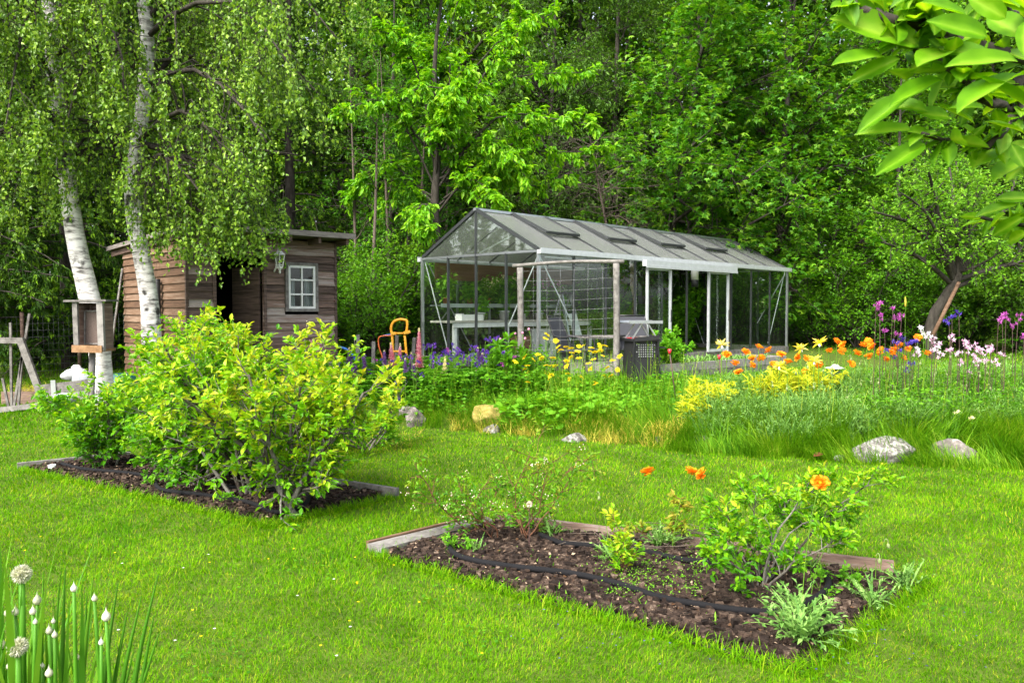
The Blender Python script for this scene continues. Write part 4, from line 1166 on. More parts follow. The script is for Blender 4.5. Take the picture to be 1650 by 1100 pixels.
# ------------------------------------------------------------------ lawn
def lawn():
    def field(N, D0, D1):
        D = D0 * (D1 / D0) ** U(0, 1, N)
        x = U(-1, 1, N) * (D * .74 + .5)
        s = D - edge(x)
        keep = ~(poly_in(BEDA, x, D) | poly_in(BEDB, x, D))
        keep &= ~((s > .25) & (s < 2.3) & (x > -3.6) & (U(0, 1, N) > .12))
        keep &= ~((s > 4.2) & (x > 0.2) & (x < 3.0) & (D < 17) & (D > 13.5))
        return x[keep], D[keep], s[keep]
    x, y, s = field(420000, 3.0, 15)
    n = len(x)
    cl = noise2(x, y, .45) * .5 + noise2(x, y, .16) * .35 + noise2(x, y, 2.2) * .5
    cl2 = noise2(x + 31, y - 7, .9) * .5 + noise2(x - 11, y, .28) * .35
    near = (y / 3.5) ** .8
    L = (.021 + .014 * np.clip(cl, -1, 1) + U(0, .020, n)) * np.clip(near, 1, 1.5)
    ti = np.clip(.46 + .27 * cl2 + RS.normal(0, .17, n) + .05 * cl, 0, .9)
    ti = np.where(U(0, 1, n) < .05 + .08 * np.clip(noise2(x - 3, y + 9, .7), 0, 1), .97, ti)
    azb = noise2(x, y, .5) * 4
    m = MB()
    blades(m, np.column_stack([x, y, h(x, y) - .004]), azb + RS.normal(0, 1.3, n), L, .0031 * near * U(.7, 1.4, n), U(.05, .75, n), U(.2, 1.1, n), 2, (1, .75), ti)
    tag(m.build('lawn_grass', M['grass']), None, None, kind='stuff')
    # far lawn, thin tufts
    N = 45000
    D = 11 * (24 / 11) ** U(0, 1, N); x = U(-1, 1, N) * (D * .74 + .5); s = D - edge(x)
    k = ((s > 2.2) | (x < -3.6)) & ~((D > 14) & (x > -2) & (x < 8) & (D - 14 < (x + 3) * .95 + 1.5)); x, D = x[k], D[k]; n = len(x)
    m = MB(); blades(m, np.column_stack([x, D, h(x, D) - .01]), U(0, 6.3, n), U(.06, .12, n), .016, U(.05, .6, n), U(.1, .8, n), 2, (1, .75), np.clip(.42 + .22 * noise2(x, D, 1.) + RS.normal(0, .15, n), 0, .9))
    tag(m.build('far_lawn_grass', M['grass']), None, None, kind='stuff')
    # shaggy rim around the beds
    m = MB()
    for poly in (BEDA, BEDB):
        for i in range(4):
            a, b = np.array(poly[i]), np.array(poly[(i + 1) % 4]); n = int(np.linalg.norm(b - a) * (950 if i in (0, 1) else 220))
            f = U(0, 1, n)[:, None]; p = a + (b - a) * f + RS.normal(0, .035, (n, 2)); out = np.arctan2(*(np.mean(poly, 0) - (a + b) / 2)[::-1])
            blades(m, np.column_stack([p, h(p[:, 0], p[:, 1])]), out + RS.normal(0, 1.2, n), U(.04, .11, n), .005, U(.1, 1.1, n), U(.3, 1.2, n), 3, tint=np.clip(RS.normal(.5, .2, n), 0, 1))
    tag(m.build('bed_rim_grass', M['grass']), None, None, kind='stuff')
    # clover, daisies and speedwell in the turf
    N = 5000; D = 3.2 * (9 / 3.2) ** U(0, 1, N); x = U(-1, 1, N) * D * .68; k = (noise2(x, D, .5) > .35) & ~poly_in(BEDA, x, D) & ~poly_in(BEDB, x, D); x, D = x[k], D[k]; n = len(x)
    m = MB(); leaves(m, np.column_stack([x, D, h(x, D) + U(.02, .045, n)]), RS.normal(0, 1, (n, 3)) * [1, 1, .2], [0, 0, 1.], U(.012, .024, n), .9, ROUND, U(0, .8, n))
    tag(m.build('clover', M['coverleaf']), None, None, kind='stuff')
    for nm, mt, n, px, py in (('speedwell_bloom', 'f_blue', 60, (820, 1600), (985, 1098)), ('dandelion_bloom', 'f_daisy', 22, (40, 800), (830, 1090)), ('fallen_petal', 'f_white', 14, (100, 1000), (880, 1080))):
        m = MB()
        for i in range(n):
            g = G(U(*px), U(*py)) + [0, 0, U(.035, .055)]
            if poly_in(BEDA, g[0], g[1]): continue
            k = 5; a = np.arange(k) * 2 * PI / k + U(0, 6)
            leaves(m, np.repeat(g[None], k, 0), np.column_stack([np.cos(a), np.sin(a), np.full(k, .3)]), [0, 0, 1.], .0055 if 'speed' in nm else .009, .8, LEAF4, U(0, 1, k))
        tag(m.build(nm, M[mt]), None, None, kind='stuff')


lawn()


# ------------------------------------------------------------------ rough growth in the flower bed
def scat(n, px, D, rim=-.05, far=99, wob=True):
    x = (U(px[0], px[1], n) - 825) / FPX; d = U(D[0], D[1], n); x = x * d; s = d - edge(x)
    k = (s > rim) & (s < far); x, d = x[k], d[k]
    return np.column_stack([x, d, h(x, d) - .01])


def rosettes(m, pos, nl, L, W, tilt, bend, K=4, prof=(.35, .9, 1, .7), lv=.3, tint=None, spread=.04, tj=.15):
    N = len(pos); b = np.repeat(pos, nl, 0); n = len(b); L_ = np.repeat(np.broadcast_to(L, (N,)), nl) * U(1 - lv, 1 + lv, n)
    b = b + np.column_stack([RS.normal(0, spread, n), RS.normal(0, spread, n), np.zeros(n)])
    t = U(0, 1, n) if tint is None else np.clip(np.repeat(np.broadcast_to(tint, (N,)), nl) + RS.normal(0, tj, n), 0, 1)
    return blades(m, b, U(0, 6.3, n), L_, W * U(.7, 1.3, n), U(*tilt, n), U(*bend, n), K, prof, t)


# long grass along the stones and through the bed
m = MB()
for (n, px, off, L, W) in ((11000, (1080, 1720), (-.15, .8), (.24, .50), .009), (5000, (640, 1080), (-.05, .7), (.14, .42), .007), (5000, (640, 1700), (.3, 2.4), (.3, .62), .006),
                           (7000, (1060, 1720), (-.45, .05), (.12, .30), .008)):
    x = (U(px[0], px[1], n) - 825) / FPX * U(8.6, 11.2, n); s = U(off[0], off[1], n); y = edge(x) + s
    k = (noise2(x, y, .35) > -.55); x, y = x[k], y[k]; n = len(x)
    blades(m, np.column_stack([x, y, h(x, y) - .01]), U(0, 6.3, n) * .35 + noise2(x, y, .6) * 2.5 + 2.6, U(L[0], L[1], n), W * U(.7, 1.4, n), U(.02, .6, n), U(.3, 1.3, n), 5, (1, .95, .8, .6, .35), np.clip(.4 + .2 * noise2(x, y, .5) + RS.normal(0, .17, n), 0, .92))
tag(m.build('long_grass', M['longgrass']), None, None, kind='stuff')
m = MB()
x = (U(690, 1110, 4200) - 825) / FPX * U(9.8, 11, 4200); y = edge(x) + U(-.2, .6, 4200); k = noise2(x + 5, y, .4) > -.05; x, y = x[k], y[k]
blades(m, np.column_stack([x, y, h(x, y)]), U(0, 6.3, len(x)), U(.08, .3, len(x)), .006, U(.1, 1, len(x)), U(.2, 1, len(x)), 3, tint=U(0, 1, len(x)))
p = at(1072, 9.85); n = 420; blades(m, p + np.column_stack([RS.normal(0, .11, n), RS.normal(0, .08, n), np.zeros(n)]), U(0, 6.3, n), U(.15, .34, n), .009, U(0, .7, n), U(.4, 1.6, n), 4, (1, 1, .8, .5), U(.3, 1, n))
p = at(1610, 9.6); n = 80; blades(m, p + np.column_stack([RS.normal(0, .2, n), RS.normal(0, .15, n), np.zeros(n)]), U(0, 6.3, n), U(.2, .5, n), .008, U(0, .9, n), U(.2, 1.2, n), 4, (1, 1, .8, .5), U(0, .6, n))
g_ = np.array([G(U(545, 680), U(690, 732)) for _ in range(420)]); n = len(g_); blades(m, g_, U(0, 6.3, n), U(.05, .13, n), .007, U(.4, 1.3, n), U(.2, .8, n), 2, tint=U(0, .8, n))
tag(m.build('dry_grass', M['straw']), None, None, kind='stuff')
m = MB(); q = scat(1700, (600, 1720), (9.2, 12.8), .25, 2.8)
c_ = blades(m, q, U(0, 6.3, len(q)), U(.35, .75, len(q)), .007, U(0, .2, len(q)), U(0, .5, len(q)), 5, (1, .9, .8, .6), np.clip(RS.normal(.65, .2, len(q)), 0, 1))
q = c_[U(0, 1, len(c_)) < .4]; put_leaves(m, q, 9, .022, .4, LEAF4, .9, .4, .2, 1., .6, .72, 1., .008)
tag(m.build('tall_meadow_grass', M['longgrass']), None, None, kind='stuff')
# grey-green poppy foliage
m = MB(); q = scat(900, (1130, 1700), (9.2, 11.3), .15)
c_ = rosettes(m, q, 13, U(.22, .44, len(q)), .012, (.05, .7), (.1, .8), tint=U(.2, .8, len(q)))
put_leaves(m, c_, 7, .045, .3, LEAF4, .8, .45, .0, .6, .8, .1, 1., .004)
tag(m.build('poppy_foliage', M['greyleaf']), None, None, kind='stuff')
# general leafy cover
def cover(name, mat, n, px, D, hh, L, wr, tpl, per=26, rim=.1, far=99, upn=1.2):
    q = scat(n, px, D, rim, far); N = len(q); n2 = N * per; b = np.repeat(q, per, 0)
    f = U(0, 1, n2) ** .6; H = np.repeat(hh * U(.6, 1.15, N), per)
    off = np.column_stack([RS.normal(0, .09, n2), RS.normal(0, .09, n2), f * H])
    a = U(0, 6.3, n2); m = MB()
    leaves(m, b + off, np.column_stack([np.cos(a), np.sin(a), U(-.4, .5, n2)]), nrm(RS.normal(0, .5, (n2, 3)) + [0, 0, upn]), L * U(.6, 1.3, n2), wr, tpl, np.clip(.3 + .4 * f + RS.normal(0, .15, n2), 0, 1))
    c = blades(MB(), q, U(0, 6.3, N), hh, .004, U(0, .3, N), U(0, .3, N), 3); tubes(m, c, .004, 4, .3)
    tag(m.build(name, M[mat]), None, None, kind='stuff')


cover('columbine_foliage', 'coverleaf', 230, (670, 880), (11.4, 13.4), .52, .075, .62, LEAF4, 34)
cover('daisy_foliage', 'roundleaf', 170, (800, 1015), (10.9, 12.4), .24, .065, .85, ROUND, 16)
cover('mixed_bed_foliage', 'lupinleaf', 240, (640, 1120), (10.5, 12.3), .22, .07, .55, LEAF10, 20, .3)
cover('rose_foliage', 'coverleaf', 190, (1400, 1700), (9.2, 10.6), .46, .055, .6, LEAF4, 26, .4)
cover('round_leaf_cover', 'roundleaf', 70, (820, 1020), (10.5, 11.3), .24, .10, .95, ROUND, 9, .2)
# lupin leaves: seven leaflets on a stalk
q = np.vstack([scat(120, (480, 700), (11.9, 13.3), -9), scat(40, (690, 800), (11.6, 12.4), 0)]); per = 12; N = len(q) * per; b = np.repeat(q, per, 0)
hub = b + np.column_stack([RS.normal(0, .11, N), RS.normal(0, .11, N), U(.12, .52, N)])
m = MB(); a = U(0, 6.3, N)[:, None] + np.arange(8)[None] * 2 * PI / 8; tl = U(-.25, .35, N)[:, None]
d = np.stack([np.cos(a), np.sin(a), np.broadcast_to(tl, a.shape)], -1).reshape(-1, 3)
leaves(m, np.repeat(hub, 8, 0), d, [0, 0, 1.], np.repeat(U(.07, .12, N), 8), .24, LEAF4, np.repeat(U(0, 1, N), 8))
tubes(m, np.stack([b, (b * .4 + hub * .6), hub], 1), .004, 4, .3)
tag(m.build('lupin_foliage', M['lupinleaf']), None, None, kind='stuff')


# ------------------------------------------------------------------ shrubs
BUSHK = dict(n=14)


def shrub(name, label, cat, base, nst, ht, spread, n1, n2, nl, leafm, barkm, L, wr=.5, tpl=LEAF10, group=None, bells=0, r0=.02, ang=(12, 42), lean=(0, 0), leafk={}, tl=None, upk=.02, low=.12, stems=None):
    base = np.asarray(base, float); reseed(label)
    t = thing(name, label, cat, base, group=group)
    a = U(0, 6.3, nst); K = 8
    d = np.column_stack([np.cos(a) * np.tan(np.radians(U(ang[0], ang[1], nst))) * spread + lean[0], np.sin(a) * np.tan(np.radians(U(ang[0], ang[1], nst))) * spread + lean[1], np.ones(nst)]); d = nrm(d)
    pa = np.empty((nst, K, 3)); pa[:, 0] = base + np.column_stack([RS.normal(0, .05, nst), RS.normal(0, .05, nst), np.zeros(nst)]) * (nst > 3); ln = ht * U(.65, 1.1, nst) / np.maximum(d[:, 2], .5)
    for k in range(1, K):
        d = nrm(d + RS.normal(0, .13, (nst, 3)) + [0, 0, .05]); pa[:, k] = pa[:, k - 1] + d * (ln / (K - 1))[:, None]
    ra = r0 * U(.6, 1.2, nst)[:, None] * np.linspace(1, .35, K)[None]
    if stems is not None:
        pa = np.array([curve(x, K) for x in stems]); pa[:, 1:-1] += RS.normal(0, ht * .012, pa[:, 1:-1].shape); ra = np.repeat(r0 * np.linspace(1, .35, K)[None], len(pa), 0) * U(.7, 1.1, len(pa))[:, None]; nst = len(pa)
    b1, r1 = grow(pa, ra, n1, low, 1., ht * .36, (25, 75), 5, .03, upk, .16, .6, .35)
    b2, r2 = grow(b1, r1, n2, .15, 1., ht * .17, (25, 70), 4, .04, .02, .16, .6, .2, .0018)
    m = MB(); tubes(m, pa, ra, 6, U(0, 1, nst)); tubes(m, b1, r1, 5, U(0, 1, len(b1))); tubes(m, b2, r2, 4, U(0, 1, len(b2))); m.build('branches', M[barkm], t)
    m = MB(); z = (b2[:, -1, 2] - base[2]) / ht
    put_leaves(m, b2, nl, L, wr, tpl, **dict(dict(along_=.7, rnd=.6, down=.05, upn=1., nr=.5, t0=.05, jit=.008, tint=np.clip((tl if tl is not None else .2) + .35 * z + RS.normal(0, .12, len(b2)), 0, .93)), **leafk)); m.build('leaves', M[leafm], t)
    if bells:
        sel = b2[RS.permutation(len(b2))[:bells]]; p_, d_, _ = along(sel, 5, .75, 1.); n = len(p_)
        p_ = p_ + RS.normal(0, .014, (n, 3)); m = MB()
        for k in range(4):
            aa = k * PI / 2 + U(0, 1, n); leaves(m, p_, np.column_stack([np.cos(aa) * .35, np.sin(aa) * .35, -np.ones(n)]), np.column_stack([np.cos(aa), np.sin(aa), np.zeros(n)]), .011, .6, LEAF4, U(0, 1, n))
        m.build('blossoms', M['f_bell'], t)
    return t


bg_ = 'blueberry bushes in the left bed'
shrub('blueberry_bush', 'blueberry bush with a thick lichened trunk at the right front corner of the left bed', 'shrub', G(472, 832), 8, 1.14, .95, 13, 7, 9, 'bluebleaf', 'lichenbark', .06, .5, group=bg_, bells=12, r0=.026, ang=(14, 46), lean=(.02, 0), tl=.3)
shrub('blueberry_bush', 'tallest blueberry bush whose yellow top shoots stand before the shed doorway', 'shrub', G(398, 806), 8, 1.4, .8, 13, 7, 10, 'bluebleaf', 'lichenbark', .056, .5, group=bg_, bells=30, r0=.02, ang=(8, 38), tl=.24)
shrub('blueberry_bush', 'dense green blueberry bush in the middle of the left bed', 'shrub', G(310, 792), 8, 1.2, 1.05, 13, 7, 10, 'bluebleaf', 'lichenbark', .056, .5, group=bg_, bells=34, r0=.016, ang=(10, 44), tl=.05)
shrub('blueberry_bush', 'blueberry bush with white bells below the left birch trunk', 'shrub', G(258, 776), 8, 1.05, .9, 13, 8, 10, 'bluebleaf', 'lichenbark', .055, .5, group=bg_, bells=50, r0=.015, ang=(10, 42), tl=.03)
shrub('blueberry_bush', 'low airy blueberry bush at the left end of the left bed', 'shrub', G(172, 758), 7, .8, .85, 12, 6, 9, 'bluebleaf', 'lichenbark', .055, .48, group=bg_, bells=20, r0=.014, ang=(8, 36), tl=.02)
shrub('blueberry_bush', 'rear blueberry bush behind the tallest one in the left bed', 'shrub', G(372, 772), 7, 1.2, .9, 11, 8, 14, 'bluebleaf', 'lichenbark', .055, .5, group=bg_, bells=24, r0=.02, ang=(10, 36), tl=.2)
shrub('grey_twig_shrub', 'small shrub of grey lichened twigs with yellowish leaves right of the bushy bed', 'shrub', at(590, 9.4), 9, .62, 1.4, 8, 5, 7, 'bluebleaf', 'lichenbark', .06, .5, r0=.014, ang=(15, 55), tl=.3)
g2 = 'sparse blueberry bushes in the near bed'


def stem_paths(base, D, lst):
    return [[G(*base) + [U(-.02, .02), U(-.02, .02), 0]] + [P(x, y, D + dd) for x, y, dd in q] for q in lst]


shrub('sparse_blueberry_bush', 'sparse airy blueberry bush with white bells at the left end of the near bed', 'shrub', G(800, 880), 7, .62, 1.35, 9, 4, 8, 'sparseleaf', 'twig', .032, .5, group=g2, bells=24, r0=.007, tl=.15, stems=stem_paths((805, 878), 5.7, [
    [(755, 855, 0), (710, 815, -.1), (685, 775, -.1), (668, 765, -.1)], [(785, 850, .1), (765, 815, .1), (790, 770, .15)], [(780, 850, -.1), (745, 830, -.1), (745, 780, -.15)], [(820, 850, .15), (800, 810, .2), (805, 755, .25)], [(800, 850, -.2), (772, 840, -.25), (752, 815, -.3)]]))
shrub('sparse_blueberry_bush', 'thin upright blueberry bush with yellow shoot tips just right of the white seed head', 'shrub', G(868, 872), 5, .72, .75, 9, 4, 8, 'sparseleaf', 'twig', .032, .5, group=g2, bells=18, r0=.006, tl=.25, stems=stem_paths((845, 878), 5.7, [
    [(850, 840, 0), (862, 780, .1), (868, 705, .15)], [(860, 840, .1), (890, 790, .15), (935, 738, .2)], [(835, 840, 0), (830, 790, 0), (850, 740, -.05)], [(865, 850, -.1), (890, 815, -.1), (925, 760, -.1)], [(850, 850, -.2), (870, 810, -.2), (885, 745, -.2)]]))
shrub('blueberry_bush', 'wide fresh green blueberry bush on a stout trunk at the right of the near bed', 'shrub', G(1222, 958), 9, .5, 1.5, 9, 5, 9, 'bluebleaf', 'lichenbark', .042, .48, group=g2, r0=.009, tl=.03, stems=stem_paths((1222, 960), 4.62, [
    [(1215, 900, 0), (1190, 850, -.1), (1150, 810, -.15)], [(1222, 890, .1), (1215, 830, .1), (1218, 790, .15)], [(1255, 890, 0), (1280, 850, .1), (1330, 830, .2), (1385, 815, .25)], [(1240, 890, -.1), (1262, 840, -.1), (1300, 800, -.05), (1310, 790, 0)],
    [(1290, 880, .2), (1330, 830, .3), (1375, 795, .35), (1400, 780, .4)], [(1205, 925, -.2), (1175, 905, -.3), (1140, 885, -.35)], [(1250, 870, .3), (1265, 820, .3), (1258, 800, .35)], [(1270, 915, -.2), (1310, 890, -.25), (1345, 870, -.2)], [(1200, 900, .3), (1170, 870, .35), (1150, 850, .4)]]))
shrub('leafy_twig', 'single thin upright shoot with yellowish leaves in the middle of the near bed', 'shrub', G(1004, 935), 3, .44, .5, 5, 3, 8, 'bluebleaf', 'twig', .04, .5, group=g2, r0=.005, ang=(4, 24), tl=.35)
shrub('leafy_twig', 'small reddish shoot with bronze leaves at the back of the near bed', 'shrub', G(1058, 885), 3, .28, 1.2, 5, 3, 7, 'sparseleaf', 'twig', .045, .45, group=g2, r0=.004, ang=(20, 60), tl=.6)


def rosette_plant(name, label, pos, nl, L, W, mat, group, tilt=(.1, 1.0), bend=(.2, 1.), sp=.02, cat='plant'):
    t = thing(name, label, cat, pos, group=group); m = MB(); c_ = rosettes(m, np.array([pos]), nl, L, W * .5, tilt, bend, 5, (.35, .7, 1, .95, .6), spread=sp); put_leaves(m, c_, 9, L * .16, .42, LEAF4, .75, .5, .0, 1., .4, .2, 1., .002); m.build('leaves', M[mat], t); return t


for (px, py, nl, L, lab) in ((1292, 1046, 46, .25, 'largest grey-green poppy rosette at the front corner of the near bed'), (1290, 1005, 22, .20, 'grey-green poppy rosette just behind the largest one at the bed corner'), (988, 912, 30, .17, 'pale grey poppy rosette in the middle of the near bed'),
                         (1062, 888, 34, .17, 'pale grey poppy rosette at the back of the near bed'), (768, 898, 12, .12, 'small silvery rosette near the left end of the near bed'), (1405, 985, 22, .16, 'grey-green rosette on the right edge of the near bed'),
                         (1455, 955, 22, .16, 'grey-green rosette at the right corner of the near bed'), (1300, 930, 20, .14, 'grey-green rosette behind the wide green bush of the near bed'), (890, 872, 14, .13, 'small grey-green rosette behind the white seed head')):
    rosette_plant('poppy_rosette', lab, G(px, py) + [0, 0, .03], nl, L, .03, 'greyleaf', 'poppy rosettes in the near bed')
for i, (px, py, lab) in enumerate(((735, 893, 'young green seedling at the left corner of the near bed'), (352, 815, 'fresh green herb in front of the left bed bushes'), (240, 785, 'fresh green herb near the left end of the left bed'), (1325, 965, 'green seedling right of the wide bush in the near bed'), (1385, 955, 'lime green seedling near the right corner of the near bed'))):
    shrub('herb', lab, 'plant', G(px, py), 5, .12, 1.2, 3, 2, 4, 'roundleaf', 'stem', .03, .6, group='small herbs on the soil', r0=.003, ang=(15, 55))
m = MB(); n = 150
q = np.array([G(U(960, 1130), U(905, 975)) for _ in range(n)]); q[:, 2] += .03
per = 14; b = np.repeat(q, per, 0); leaves(m, b + RS.normal(0, .02, b.shape) + [0, 0, .02], RS.normal(0, 1, b.shape), [0, 0, 1.], U(.006, .016, len(b)), .8, LEAF4, U(.4, 1, len(b)))
q2 = np.array([G(U(700, 1420), U(880, 1010)) for _ in range(110)]); q2 = q2[poly_in(BEDA, q2[:, 0], q2[:, 1])]; q2[:, 2] += .03; rosettes(m, q2, 5, .05, .008, (.1, 1.2), (.1, .8), 4)
tag(m.build('chickweed', M['roundleaf']), None, None, kind='stuff')

# yellow leaved plants
for (px, D, n, hh, lab) in ((1268, 10.4, 26, .56, 'bright yellow leafy plant behind the grey poppy foliage, left of the solar lamp'), (1238, 10.5, 20, .46, 'bright yellow leafy plant at the left of the yellow drift'), (1308, 10.5, 22, .54, 'bright yellow leafy plant beside the solar lamp'),
                          (1146, 10.3, 18, .5, 'taller yellow wilting plant near the red-tipped stakes'), (1118, 10.1, 12, .36, 'low yellow wilting plant by the dry straw clump')):
    b = at(px, D); t = thing('yellow_plant', lab, 'plant', b, group='yellow-leaved plants')
    c = blades(MB(), np.repeat(b[None], n, 0) + RS.normal(0, .09, (n, 3)) * [1, 1, 0], U(0, 6.3, n), hh * U(.7, 1.2, n), .005, U(0, .4, n), U(.2, .7, n), 4)
    m = MB(); tubes(m, c, .005, 4, .6); m.build('stems', M['yellowleaf'], t)
    m = MB(); put_leaves(m, c, 30, .115, .14, LEAF4, .5, .8, .15, 1., .7, .3, 1., .02); m.build('leaves', M['yellowleaf'], t)

# ------------------------------------------------------------------ flowers
def bloom_poppy(seed):
    m = MB(); rs = np.random.default_rng(seed)
    for ring, (n, L, up) in enumerate(((5, .050, .25), (5, .046, .8), (5, .040, 1.6), (4, .030, -.5))):
        a = np.arange(n) * 2 * PI / n + ring * .7 + rs.normal(0, .2, n)
        d = np.column_stack([np.cos(a), np.sin(a), up + rs.normal(0, .25, n)])
        leaves(m, np.zeros((n, 3)), d, np.column_stack([-np.cos(a) * up, -np.sin(a) * up, np.ones(n)]) + rs.normal(0, .2, (n, 3)), L * rs.uniform(.85, 1.15, n), 1.15, PETAL, rs.uniform(0, 1, n))
    lathe(m, [(0, 0), (.006, .004), (.009, .016), (0, .02)], sides=7, tint=1, mat=1)
    return m.mesh('bloom', [M['f_orange'], M['f_daisyc']])


def bloom_daisy(seed):
    m = MB(); n = 15; rs = np.random.default_rng(seed); a = np.arange(n) * 2 * PI / n
    leaves(m, np.column_stack([np.cos(a), np.sin(a), 0 * a]) * .006, np.column_stack([np.cos(a), np.sin(a), rs.normal(.1, .15, n)]), [0, 0, 1.], .034 * rs.uniform(.9, 1.1, n), .32, LEAF4, rs.uniform(.3, 1, n))
    lathe(m, [(.013, 0), (.012, .006), (.006, .009), (0, .01)], sides=9, tint=.4, mat=1)
    return m.mesh('bloom', [M['f_daisy'], M['f_daisyc']])


def bloom_columbine(c1, c2, seed):
    m = MB(); rs = np.random.default_rng(seed)
    for ax in range(3):          # three nodding flowers on a head
        o = np.array([rs.normal(0, .028), rs.normal(0, .028), rs.uniform(-.035, .02)]); fac = nrm(np.array([rs.normal(0, .7), rs.normal(-.5, .6), rs.uniform(-.9, .3)]))
        e1 = nrm(np.cross(fac, [0, 0, 1.01])); e2 = np.cross(fac, e1); a = np.arange(5) * 2 * PI / 5
        rad = np.cos(a)[:, None] * e1 + np.sin(a)[:, None] * e2
        leaves(m, np.repeat(o[None], 5, 0), rad + fac * .35, fac, .032, .42, LEAF4, rs.uniform(0, 1, 5), 0)
        rad2 = np.cos(a + .63)[:, None] * e1 + np.sin(a + .63)[:, None] * e2
        leaves(m, np.repeat(o[None], 5, 0), rad2 * .5 + fac, rad2, .02, .75, LEAF4, rs.uniform(.4, 1, 5), 1)
        leaves(m, np.repeat(o[None], 5, 0), rad2 * .5 - fac, rad2, .024, .22, LEAF4, rs.uniform(0, .6, 5), 0)
    return m.mesh('bloom', [M[c1], M[c2]])


def spike_lupin(mat, tip, seed):
    m = MB(); rs = np.random.default_rng(seed); nw = 19
    for i in range(nw):
        f = i / (nw - 1); n = 8 if f < .8 else 5; a = np.arange(n) * 2 * PI / n + i * .4; r = .013 * (1 - .6 * f); L = .062 * (1 - f) ** .65 * .62 + .008
        pos = np.column_stack([np.cos(a) * r, np.sin(a) * r, np.full(n, f)])
        d = np.column_stack([np.cos(a), np.sin(a), np.full(n, .5 + f * 1.6)])
        leaves(m, pos, d, [0, 0, 1.], L * rs.uniform(.8, 1.2, n), .75, LEAF10, rs.uniform(0, 1, n), 1 if f > .86 else 0)
    return m      # z runs 0..1; only z of positions is scaled later


def lupin_mesh(mat, seed, H, wide=1.):
    m = MB(); rs = np.random.default_rng(seed); nw = max(7, int(H / .019))
    for i in range(nw):
        f = i / (nw - 1); n = 8 if f < .75 else 5; a = np.arange(n) * 2 * PI / n + i * .42; L = (.052 * (1 - f) ** .55 + .008) * wide
        pos = np.column_stack([np.cos(a) * .008, np.sin(a) * .008, np.full(n, f * H) + rs.normal(0, .003, n)])
        leaves(m, pos, np.column_stack([np.cos(a), np.sin(a), np.full(n, .35 + f * 1.5)]), [0, 0, 1.], L * rs.uniform(.8, 1.2, n), .7, LEAF10, np.clip(rs.uniform(0, .8, n) + .3 * (rs.uniform(0, 1, n) > .7), 0, 1), 1 if f > .88 else 0)
    return m.mesh('flower_spike', [M[mat], M['f_cream']])


def stem_mesh(hh, bend, r, mat, nleaf=0, lm='lupinleaf', seed=0, ll=.06, hook=0):
    rs = np.random.default_rng(seed); m = MB()
    pts = [np.array([0, 0, 0]), np.array([bend * .2, 0, hh * .4]), np.array([bend * .6, 0, hh * .8]), np.array([bend, 0, hh])]
    c = curve(pts, 9); tube(m, c, [r, r * .6], 5, tint=.5)
    if nleaf:
        f = rs.uniform(.1, .75, nleaf); i = (f * 8).astype(int); a = rs.uniform(0, 6.3, nleaf)
        leaves(m, c[i], np.column_stack([np.cos(a), np.sin(a), rs.uniform(0, .8, nleaf)]), [0, 0, 1.], ll * rs.uniform(.6, 1.2, nleaf), .5, LEAF10, rs.uniform(0, 1, nleaf), 1)
    return m.mesh('stem', [M[mat], M[lm]])


def flower(name, label, cat, group, px, py, D, bloom, stem='stem', r=.004, nleaf=0, lean=0, part='bloom', sc=1., tiltmax=.5, bx=None, seed=0, dz=0, lm='lupinleaf', base=None):
    top = P(px, py, D); b = at(px if bx is None else bx, D) if base is None else np.array(base)
    hh = max(top[2] - b[2] - dz, .05); dx = top[0] - b[0] + lean
    b[0] -= lean
    t = thing(name, label, cat, b, group=group)
    child('stem', stem_mesh(hh, dx, r, stem, nleaf, lm, seed), t)
    child(part, bloom, t, (dx, 0, hh), (U(-tiltmax, tiltmax) + (.0 if part != 'bloom' else .35), U(-tiltmax, tiltmax), U(0, 6.3)), (sc,) * 3)
    return t


pop = [bloom_poppy(k) for k in range(4)]; dai = [bloom_daisy(k) for k in range(3)]
POP = [(1348, 551), (1359, 556), (1358, 567), (1371, 587), (1287, 576), (1298, 578), (1298, 599), (1391, 557), (1398, 552), (1407, 559), (1442, 564), (1449, 557), (1437, 570), (1464, 563), (1480, 545),
       (1171, 572), (1202, 568), (1212, 578), (1212, 589), (1227, 578), (1239, 565), (1191, 600), (1247, 588), (1184, 586), (1258, 572), (1270, 584), (1336, 566), (1381, 570), (1420, 566), (1428, 580), (1456, 578), (1493, 570), (1320, 590), (1222, 560), (1400, 575)]
for i, (x, y) in enumerate(POP):
    flower('poppy', 'orange poppy on a bare stem in the flower bed', 'flower', 'orange poppies in the flower bed', x, y, U(9.9, 10.9), pop[i % 4], r=.0048, lean=U(-.05, .05), sc=1.2, seed=i, tiltmax=.7)
for i, (x, y, bx_, D, lab) in enumerate(((1044, 762, 1010, 5.3, 'orange poppy over the lawn, leftmost above the near bed'), (1114, 761, 1085, 5.3, 'orange poppy touching its neighbour above the near bed, left of the two'), (1131, 765, 1145, 5.2, 'open orange poppy nodding above the near bed, right of the two'),
                                 (1322, 779, 1298, 4.35, 'orange poppy just above the wide green bush'))):
    flower('poppy', lab, 'flower', 'orange poppies of the near bed', x, y, D, pop[i], r=.003, bx=bx_, sc=1.0, seed=i + 50, tiltmax=.6)
